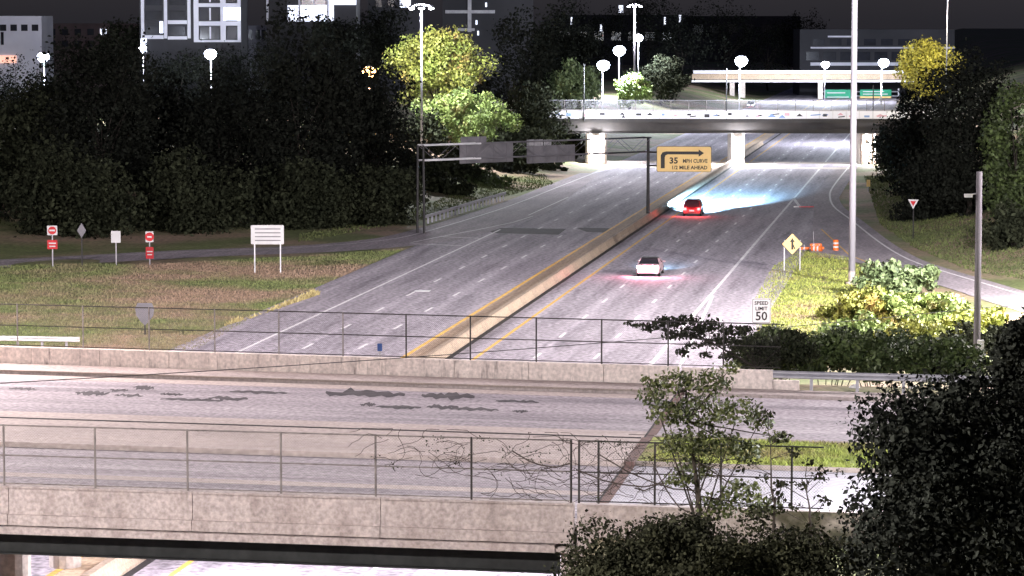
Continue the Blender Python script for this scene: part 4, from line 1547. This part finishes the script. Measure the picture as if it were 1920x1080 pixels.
# lit autumn tree
tree_px('autumn_tree', 'brightly lit golden green autumn tree crown beside the tall mast', 822, 405, 55, 205, 92, 'leaf_gold', 15000, 0.20, 301, depth=5.5, trunk_r=.3, ncl=60, rel=(0.18, 0.34))
tree_px('autumn_tree', 'lower lit lime green tree below the golden crown, above the gantry', 868, 396, 170, 275, 98, 'leaf_lime', 14000, 0.19, 302, depth=4.5, trunk_r=.25, ncl=56, rel=(0.18, 0.34), bottom=-1.0)
# dark trees behind it
for i, (px, Y, ty, by, hp, m, lab) in enumerate([
    (985, 470, 0, 250, 85, 'leaf_black', 'tall black tree right of the lit autumn tree'),
    (1060, 520, 30, 200, 70, 'leaf_black', 'black tree left of the blue-white lamps'),
    (1000, 425, 170, 300, 70, 'leaf_dark', 'dark tree at the left end of the painted bridge'),
    (1075, 470, 120, 205, 45, 'leaf_cool', 'grey green tree catching light at the left bridge end'),
    (1180, 560, 140, 195, 35, 'leaf_lime', 'small pale lit bush beneath the slender mast'),
    (1280, 800, 30, 150, 90, 'leaf_black', 'distant black tree between mast and middle bridge lamp'),
    (1440, 880, 40, 130, 80, 'leaf_black', 'distant black tree right of the middle bridge lamp'),
    (1240, 650, 110, 185, 60, 'leaf_dark', 'low dark shrubbery on the slope behind the far bridge'),
    (700, 560, 10, 150, 70, 'leaf_black', 'distant black tree above the orange lamp'),
    (1100, 820, 5, 130, 70, 'leaf_black', 'distant black tree behind the leftmost bridge lamp'),
    (1215, 850, -10, 120, 75, 'leaf_black', 'tall distant black tree right of the slender mast'),
    (1360, 860, -5, 125, 80, 'leaf_black', 'tall distant black tree above the middle bridge lamp'),
    (1500, 900, 10, 110, 60, 'leaf_black', 'distant black tree left of the parking deck'),
    (1040, 700, -5, 180, 70, 'leaf_black', 'tall black tree between the banded block and the blue-white lamps'),
    (640, 500, 30, 160, 60, 'leaf_black', 'black tree below the white panels of the building'),
    (225, 540, 45, 160, 60, 'leaf_dark', 'dim tree between the pale block and the framed building')]):
    tree_px('background_tree', lab, px, Y, ty, by, hp, m, 8000 if Y < 700 else 4000, 0.26, 400 + i, depth=6, trunk_r=.3, ncl=40, group='background trees', bottom=-1.0, rel=(0.22, 0.45))
# right bank
GR = 'trees on the right bank'
for i, (px, Y, ty, by, hp, m, lab, n) in enumerate([
    (1815, 300, 95, 440, 105, 'leaf_black', 'big black tree on the right bank behind the utility pole', 12000),
    (1725, 345, 140, 400, 75, 'leaf_black', 'black tree on the right bank next to the tall mast', 9000),
    (1690, 380, 230, 390, 55, 'leaf_dark', 'dark shrubby tree right of the far bridge abutment', 6000),
    (1905, 290, 160, 430, 60, 'leaf_mid', 'faintly lit green tree at the right frame edge', 7000),
    (1775, 305, 330, 462, 85, 'leaf_black', 'low black undergrowth behind the yield sign', 8000),
    (1740, 430, 78, 185, 52, 'leaf_yellow', 'bright yellow lit tree top at upper right', 6000),
    (1900, 262, 390, 500, 55, 'leaf_dark', 'low dark bush by the right slip road at the frame edge', 4000)]):
    tree_px('bank_tree', lab, px, Y, ty, by, hp, m, int(n * 1.7), 0.19, 500 + i, depth=4.5, trunk_r=.3, ncl=50, group=GR, bottom=-1.0, rel=(0.24, 0.45))
p = D(1770, 40, 415)
street_lamp('pale lamp post in front of the yellow lit tree top', (p.x, 412, gz(p.x, 412)), p.z + 4 - gz(p.x, 412), (0.5, 1.0), 12000, c=(1.0, .95, .8), r=0.12)

# planting in the gore
for i, (px, Y, ty, by, hp, m, lab, n, sz_) in enumerate([
    (1685, 222, 492, 556, 80, 'leaf_cool', 'spiky pale green shrub beside the foot of the tall mast', 5000, 0.20),
    (1620, 205, 545, 612, 85, 'leaf_gold', 'golden shrub left part of the lit mound', 4500, 0.17),
    (1740, 203, 545, 615, 95, 'leaf_lime', 'golden green shrub in the centre of the lit mound', 5000, 0.17),
    (1830, 200, 572, 625, 70, 'leaf_gold', 'golden shrub at the right end of the lit mound by the pole', 4000, 0.17),
    (1600, 190, 590, 655, 75, 'leaf_lime', 'olive shrub at the lower left of the lit mound', 4000, 0.16),
    (1720, 188, 600, 660, 90, 'leaf_gold', 'olive shrub at the lower centre of the lit mound', 4500, 0.16),
    (1830, 186, 610, 670, 80, 'leaf_dark', 'dark shrub at the lower right of the mound', 3500, 0.16)]):
    zc_ = D(px, by, Y).z
    tree_px('gore_shrub', lab, px, Y, ty, by, hp, m, n, sz_, 600 + i, depth=3.4, cat='shrub', trunk=False, trunk_r=.03, ncl=44, group='shrubs in the gore', bottom=-1.0, zbase=min(gz(D(px, by, Y).x, Y), zc_), rel=(0.25, 0.5))
for i, (px, Y, ty, by, hp, lab) in enumerate([
    (1440, 132, 622, 706, 66, 'dark hedge bush at the left end of the guardrail'),
    (1545, 131, 618, 704, 85, 'dark hedge bush left of centre behind the guardrail'),
    (1655, 130, 622, 708, 90, 'dark hedge bush right of centre behind the guardrail'),
    (1770, 129, 630, 712, 90, 'dark hedge bush at the right end of the guardrail')]):
    tree_px('hedge_bush', lab, px, Y, ty, by, hp, 'leaf_mid', 9000, 0.10, 700 + i, depth=1.6, cat='bush', trunk=False, trunk_r=.03, ncl=50, group='hedge behind the guardrail', bottom=-1.0, rel=(0.28, 0.5))
OY = 127.0
ob0 = D(1400, 700, OY)
ov = empty('overhanging_branch', 'dark leafy branch reaching left across the far bridge fence', 'branch', (ob0.x, OY, 4.4))
rng = np.random.default_rng(9)
om = MB()
C, Rr = [], []
hub = D(1420, 690, OY) - Vector((ob0.x, OY, 4.4))
om.tube((0, 0, 0), hub, .09, .07, 7)
mid = D(1330, 640, OY) - Vector((ob0.x, OY, 4.4))
om.tube(hub, mid, .06, .035, 6)
for px, py, a, b in ((1185, 607, 18, 5), (1215, 612, 24, 9), (1250, 606, 30, 13), (1262, 628, 24, 9), (1290, 600, 26, 10), (1300, 622, 30, 14), (1330, 612, 30, 12), (1345, 640, 30, 12), (1300, 648, 18, 7), (1280, 660, 12, 8), (1375, 622, 30, 12), (1385, 645, 34, 14), (1395, 618, 16, 8), (1430, 648, 40, 18), (1440, 670, 44, 22), (1485, 632, 30, 14), (1500, 660, 40, 24), (1365, 668, 18, 8), (1322, 665, 14, 6)):
    e = D(px, py, OY + rng.uniform(-.6, .6)) - Vector((ob0.x, OY, 4.4))
    C.append(e)
    sc = F_PX / OY
    Rr.append((a / sc, .4, b / sc))
    om.tube(mid if px < 1360 else hub, e, .02, .008, 5)
om.build('stem', 'bark_dark', ov)
place(leaf_mesh('leaves', C, Rr, 5200, 0.085, 'leaf_dark', rng), 'leaves', ov)

# sapling in front of the bridge
rng = np.random.default_rng(5)
SYA = 82.0
sb_ = D(1318, 1010, SYA)
sap = empty('sapling', 'young leafy tree growing up in front of the bridge fence', 'tree', (sb_.x, SYA, 4.2))
z0s = sb_.z - 4.2


def rel_s(px, py, y=SYA):
    q = D(px, py, y)
    return Vector((q.x - sb_.x, q.y - SYA, q.z - 4.2))


tm = MB()
tp = [rel_s(1325, 1080), rel_s(1312, 1000), rel_s(1310, 930), rel_s(1300, 860), rel_s(1290, 790), rel_s(1285, 720)]
for k in range(5):
    tm.tube(tp[k], tp[k + 1], .10 - .015 * k, .085 - .015 * k, 7)
tm.tube(Vector((0, 0, 0)), tp[0], .12, .10, 7)
cl_px = [(1225, 740, 30, 22), (1265, 715, 38, 22), (1330, 715, 45, 26), (1250, 775, 40, 24), (1310, 770, 55, 34), (1385, 770, 45, 28), (1425, 790, 30, 20), (1280, 830, 45, 26), (1345, 830, 50, 30), (1400, 845, 34, 24), (1300, 880, 40, 22), (1275, 900, 30, 14), (1390, 920, 40, 22), (1345, 950, 45, 25), (1430, 950, 40, 22), (1370, 690, 18, 14), (1215, 715, 15, 10), (1460, 820, 24, 12)]
C, Rr = [], []
for px, py, a, b in cl_px:
    q = rel_s(px, py, SYA + rng.uniform(-.5, .5))
    C.append(q)
    sc = F_PX / SYA
    Rr.append((a / sc, .45, b / sc))
    tm.tube(tp[rng.integers(1, 5)], q, .028, .010, 5)
tm.build('trunk', 'bark', sap)
place(leaf_mesh('crown', C, Rr, 7500, 0.058, 'leaf_sapling', rng), 'crown', sap)
# second thin stems to the right
for px, lab in ((1450, 'thin twiggy stem right of the sapling'), (1520, 'slim bare shoot with a few leaves left of the big dark tree')):
    b0 = D(px, 1000, 80)
    rt = empty('shoot', lab, 'shoot', (b0.x, 80, 4.2))
    tw = MB()
    rg = random.Random(px)
    z = b0.z - 4.2
    hh = 2.9 if px == 1450 else 1.6
    tw.tube((0, 0, 0), (0.0, 0, z), .05, .045, 6)
    prev = Vector((0, 0, z))
    C, Rr = [], []
    for k in range(7):
        nx = Vector((rg.uniform(-.06, .06) + (-.02 * k), rg.uniform(-.1, .1), z + hh * (k + 1) / 7))
        tw.tube(prev, nx, .045 * (1 - k / 8), .045 * (1 - (k + 1) / 8), 6)
        for q in range(2):
            e = nx + Vector((rg.uniform(-.9, .9), rg.uniform(-.3, .3), rg.uniform(.1, .5)))
            tw.tube(nx, e, .015, .006, 4)
            C.append(e)
            Rr.append((.22, .2, .12))
        prev = nx
    tw.build('stem', 'twig', rt)
    place(leaf_mesh('leaves', C, Rr, 300, 0.06, 'leaf_bush', rng), 'leaves', rt)
# vines on the near fence
rg = random.Random(21)
vine = empty('vine', 'tangle of bare climbing twigs woven through the near chain-link fence', 'vine', (near(-7).x, near(-7).y, 6.55))
vm = MB()
o0 = Vector((near(-7).x, near(-7).y, 6.55))
for k in range(150):
    fq = rg.random() ** 0.6
    u = -6.6 + 11.5 * fq
    p = near(u).lerp(far(u), 0.001) + Vector((0, rg.uniform(-.1, .0), 6.55 + (rg.uniform(.9, 1.9) if u < -3 else rg.uniform(.1, 1.9)))) - o0
    a = rg.uniform(-.5, .5) + (PI if rg.random() < .5 else 0)
    for j in range(rg.randint(4, 9)):
        a += rg.uniform(-.7, .7)
        q = p + Vector((math.cos(a) * .22, rg.uniform(-.03, .03) - math.cos(a) * .042, math.sin(a) * .16))
        q.z = min(max(q.z, .02), 2.1)
        vm.tube(p, q, .011, .009, 4)
        p = q
for k, (pa, pb_) in enumerate((((960, 845), (1070, 868)), ((1080, 880), (1250, 905)), ((1120, 850), (1310, 920)), ((1225, 870), (1290, 960)), ((1260, 880), (1190, 915)))):
    a, b = D(*pa, 86), D(*pb_, 85.5)
    a, b = a - o0, b - o0
    m_ = (a + b) / 2 + Vector((0, 0, -.25))
    vm.path([a, a.lerp(m_, .6) + Vector((0, 0, -.06)), m_, m_.lerp(b, .5) + Vector((0, 0, -.1)), b], .022, 5)
vm.build('stem', 'twig', vine)
vr = np.random.default_rng(31)
VC, VR = [], []
for k in range(70):
    u = -6.3 + 11 * rg.random() ** .6
    pz = near(u).lerp(far(u), 0.001) + Vector((0, -.05, 6.55 + rg.uniform(.8, 1.9))) - o0
    VC.append(pz)
    VR.append((.28, .06, .16))
place(leaf_mesh('leaves', VC, VR, 1500, 0.028, 'leaf_bush', vr), 'leaves', vine)
# big near trees at lower right
C1 = [((8.0, 0, 13.0), (3.0, 2.2, 1.6), 60)]
bt = tree_px('foreground_tree', 'huge dark tree crown filling the lower right corner', 1840, 52, 735, 1240, 258, 'leaf_near', 95000, 0.052, 801, depth=2.4, trunk_r=.22, ncl=110, bottom=-1.0, rel=(0.22, 0.40), zbase=2.0, bark='bark_dark')
tree_px('foreground_tree', 'dark tree top at the right frame edge below the utility pole', 1938, 60, 590, 830, 78, 'leaf_near', 26000, 0.055, 802, depth=1.5, trunk_r=.18, ncl=60, bottom=-1.0, rel=(0.22, 0.42), zbase=3.0)
tree_px('foreground_bush', 'dark fine-leaved bush along the bottom edge before the wing wall', 1330, 66, 965, 1200, 300, 'leaf_bush', 75000, 0.045, 803, depth=2.2, cat='bush', trunk=True, trunk_r=.10, ncl=110, bottom=-1.0, rel=(0.22, 0.42), zbase=4.0)


# ------------------------------------------------------------------ grass
def grass(name, poly_px, n, h, m, seed, Z=0.0, world_poly=None):
    rng = np.random.default_rng(seed)
    P = np.array([(U(*p, Z)[:2]) for p in poly_px]) if world_poly is None else np.array(world_poly)
    x0, y0 = P.min(0)
    x1, y1 = P.max(0)
    pts = np.stack([rng.uniform(x0, x1, n * 3), rng.uniform(y0, y1, n * 3)], 1)
    ins = np.zeros(len(pts), bool)
    j = len(P) - 1
    for i in range(len(P)):
        xi, yi = P[i]
        xj, yj = P[j]
        c = ((yi > pts[:, 1]) != (yj > pts[:, 1])) & (pts[:, 0] < (xj - xi) * (pts[:, 1] - yi) / (yj - yi + 1e-9) + xi)
        ins ^= c
        j = i
    pts = pts[ins][:n]
    n = len(pts)
    z = hgt(pts[:, 0], pts[:, 1]) - 0.02 if world_poly is None else np.full(n, Z)
    a = rng.uniform(0, 2 * PI, n)
    hh = h * rng.uniform(.4, 1.3, n)
    w = hh * .35
    lean = rng.normal(size=(n, 2)) * hh[:, None] * .4
    v = np.stack([np.stack([pts[:, 0] - np.cos(a) * w, pts[:, 1] - np.sin(a) * w, z], 1),
                  np.stack([pts[:, 0] + np.cos(a) * w, pts[:, 1] + np.sin(a) * w, z], 1),
                  np.stack([pts[:, 0] + lean[:, 0], pts[:, 1] + lean[:, 1], z + hh], 1)], 1).reshape(-1, 3)
    me = bpy.data.meshes.new(name)
    me.vertices.add(3 * n)
    me.vertices.foreach_set('co', v.ravel())
    me.loops.add(3 * n)
    me.loops.foreach_set('vertex_index', np.arange(3 * n))
    me.polygons.add(n)
    me.polygons.foreach_set('loop_start', np.arange(0, 3 * n, 3))
    me.materials.append(MATS[m])
    me.update()
    o = bpy.data.objects.new(name, me)
    col.objects.link(o)
    tag(o, kind='stuff')
    return o


tag(grass('field_grass', [(-40, 500), (340, 492), (560, 480), (760, 466), (620, 527), (500, 580), (370, 655), (-40, 660)], 60000, 0.14, 'grass_blade', 1), 'patchy green and rusty brown grass of the left field', 'grass')
tag(grass('gore_grass', [(1500, 470), (1585, 480), (1640, 520), (1760, 560), (1850, 600), (1850, 670), (1420, 640), (1415, 560), (1450, 500)], 40000, 0.15, 'grass_gore', 2), 'bright yellow green grass of the right gore', 'grass')
tag(grass('bank_grass', [(1620, 330), (1650, 420), (1710, 462), (1820, 508), (1960, 530), (1960, 470), (1800, 420), (1700, 330)], 25000, 0.2, 'weeds', 3), 'dim rough grass along the right slip road', 'grass')
tag(grass('verge_grass', [(560, 455), (700, 428), (800, 412), (950, 368), (1040, 345), (1020, 330), (900, 355), (780, 395), (560, 440)], 14000, 0.2, 'weeds', 4), 'dim grass verge behind the curving guardrail', 'grass')
tag(grass('median_strip_grass', None, 14000, 0.12, 'grass_gore', 6, Z=DECK + .09, world_poly=[BK(u, k, 0)[:2] for u, k in ((0.8, .40), (22, .40), (22, .56), (0.8, .56))]), 'bright grass strip between the two street carriageways', 'grass')
tag(grass('dry_edge_grass', [(420, 612), (440, 600), (470, 598), (590, 545), (600, 552), (520, 580)], 2500, 0.3, 'dry_tuft', 5), 'pale dry grass tufts at the left road edge', 'grass')

# ------------------------------------------------------------------ distant bridge and buildings
BY = 790
b3 = empty('distant_bridge', 'pale distant road bridge beyond the painted one', 'bridge', (D(1300, 140, BY).x, BY, 0))
bx0 = b3.location.x


def dx(px, Y=BY, x0=None):
    return D(px, 100, Y).x - (bx0 if x0 is None else x0)


def dz(py, Y=BY):
    return D(960, py, Y).z


MB().box(dx(1298), dx(1760), 0, 12, dz(149), dz(139)).build('deck', 'concrete_shoulder', b3)
MB().box(dx(1300), dx(1760), -0.4, -0.003, dz(138), dz(132)).build('parapet', 'mural_white', b3)
MB().box(dx(1297), dx(1760), -0.5, -0.003, dz(154), dz(150)).build('bottom_beam', 'mural_white', b3)
for px in (1374, 1394, 1540):
    MB().box(dx(px - 5), dx(px + 4), 0.5, 2.0, -0.1, dz(154.5)).build('pier', 'concrete_pale', b3)


def building(name, label, Y, px0, px1, py0, py1, wall, depth=14, cat='building'):
    x0, x1 = D(px0, 60, Y).x, D(px1, 60, Y).x
    root = empty(name, label, cat, ((x0 + x1) / 2, Y, 0))
    cx = (x0 + x1) / 2
    MB().box(x0 - cx, x1 - cx, 0, depth, -1, D(960, py0, Y).z).build('wall', wall, root)

    def B(a, b, c, d, m, nm, proud=0.15, parent=None, back=0.003):
        return MB().box(D(a, 60, Y).x - cx, D(b, 60, Y).x - cx, -proud, -back, D(960, d, Y).z, D(960, c, Y).z).build(nm, m, parent or root)
    return root, B


# white framed building
r_, B = building('framed_building', 'building with white lit frames around dark windows at upper left', 520, 262, 452, -60, 80, 'building_dark')
for y0, y1 in ((-30, -22), (6, 13), (40, 48), (75, 79)):
    B(366, 450, y0, y1, 'building_white', 'beam', 0.5)
for x0, x1 in ((364, 373), (414, 424), (446, 452)):
    B(x0, x1, -50, 79, 'building_white', 'column', 0.62)
for x0, x1 in ((374, 413), (425, 445)):
    for y0, y1 in ((-21, 5), (14, 39), (49, 74)):
        w = B(x0 + 1, x1 - 1, y0 + 1, y1 - 1, 'window_dark', 'window', 0.2)
        if x0 == 374:
            B(393, 396, y0 + 1, y1 - 1, 'building_white', 'mullion', 0.3, w, 0.203)
B(420, 452, 14, 38, 'window_lit', 'lit_window', 0.7, None, 0.63)
for px in (265, 308, 352):
    B(px, px + 6, -30, 72, 'building_white', 'column', 0.4)
B(272, 307, 66, 73, 'building_white', 'beam', 0.4)
B(315, 351, 38, 45, 'building_white', 'beam', 0.4)
B(315, 351, 68, 74, 'building_white', 'beam', 0.4)
B(264, 275, 72, 100, 'window_lit', 'lit_window', 0.5)
B(300, 306, 40, 62, 'window_lit', 'lit_window', 0.5)
for y0 in (48, 20, -8):
    for px in (274, 318):
        B(px, px + 30, y0, y0 + 18, 'window_dark', 'window', 0.2)
# left white block
r_, B = building('white_block', 'long pale lit building at the upper left corner', 560, -60, 78, 30, 85, 'building_white')
for k in range(6):
    B(-40 + 20 * k, -28 + 20 * k, 46, 58, 'window_dark', 'window', 0.2)
B(-20, 30, 104, 118, 'window_warm', 'lit_window', 0.3)
B(2, 7, 60, 84, 'window_dark', 'downpipe', 0.3)
# white panels block
r_, B = building('panel_building', 'building with blown-out white panels above the dark trees', 540, 500, 668, -60, 40, 'building_dark')
B(540, 626, 10, 40, 'window_lit', 'lit_panel', 0.3)
B(616, 668, -40, 9, 'window_lit', 'lit_panel', 0.3)
w = B(566, 612, -30, 9, 'window_dark', 'window', 0.3)
B(588, 590, -30, 9, 'building_white', 'mullion', 0.4, w, 0.303)
for px in (500, 560, 613):
    B(px, px + 4, -40, 40, 'building_white', 'column', 0.5)
# window block
r_, B = building('dark_block', 'dark building with one lit window left of the tall mast', 600, 690, 790, -60, 140, 'building_dark')
B(750, 770, -20, 14, 'window_lit', 'lit_window', 0.3)
for px in (705, 728):
    B(px, px + 12, -20, 12, 'window_dark', 'window', 0.2)
# crossed pale bands
r_, B = building('banded_block', 'dark building with crossed pale bands right of the autumn tree', 620, 830, 1000, -60, 150, 'building_dark')
B(835, 928, 19, 25, 'galvanised', 'band', 0.4)
B(877, 884, -40, 60, 'galvanised', 'band', 0.55)
B(858, 890, 53, 58, 'galvanised', 'band', 0.4)
for px, py in ((892, 38), (895, 58), (910, 5)):
    B(px, px + 3, py, py + 8, 'window_lit', 'lit_window', 0.3)
# parking deck upper right
r_, B = building('parking_deck', 'distant parking deck with pale horizontal ledges at upper right', 830, 1500, 1790, 55, 130, 'building_dark', 20)
for x0, x1, y0, y1 in ((1552, 1600, 67, 70), (1520, 1790, 88, 91), (1520, 1790, 117, 123)):
    B(x0, x1, y0, y1, 'building_white', 'ledge', 0.6)
for k in range(8):
    B(1512 + k * 32, 1536 + k * 32, 97, 113, 'window_dark', 'opening', 0.25)
for k in range(7):
    B(1524 + k * 32, 1546 + k * 32, 73, 85, 'window_dark', 'opening', 0.25)
r_, B = building('dim_block', 'dim wide building behind the blue-white lamps', 1100, 1040, 1290, 28, 130, 'building_dark')
for px, py, w in ((1070, 32, 3), (1245, 32, 3), (1273, 28, 4), (1160, 10, 8), (1125, 45, 4)):
    B(px, px + w, py, py + 14, 'window_lit', 'lit_window', 0.3)
for k in range(7):
    B(1050 + k * 32, 1068 + k * 32, 60, 76, 'window_dark', 'window', 0.25)
r_, B = building('hillside_block', 'dark distant block closing the view above the middle bridge lamp', 1200, 1290, 1500, 30, 125, 'building_dark')
for k in range(6):
    B(1300 + k * 32, 1318 + k * 32, 45, 62, 'window_dark', 'window', 0.25)


r_, B = building('brown_block', 'dim brown block between the pale block and the white framed building', 600, 84, 262, 44, 110, 'brick_red')
for k in range(7):
    B(92 + k * 24, 104 + k * 24, 54, 66, 'window_lit' if k == 4 else 'window_dark', 'window', 0.2)
    B(92 + k * 24, 104 + k * 24, 76, 88, 'window_dark', 'window', 0.2)
r_, B = building('glass_block', 'low lit facade behind the trees right of the white framed building', 620, 450, 700, 48, 110, 'building_grey')
for k in range(10):
    w = B(456 + k * 24, 474 + k * 24, 56, 74, 'window_lit' if k in (2, 5, 6) else 'window_dark', 'window', 0.2)
    B(464 + k * 24, 466 + k * 24, 56, 74, 'building_white', 'mullion', 0.3, w, 0.203)
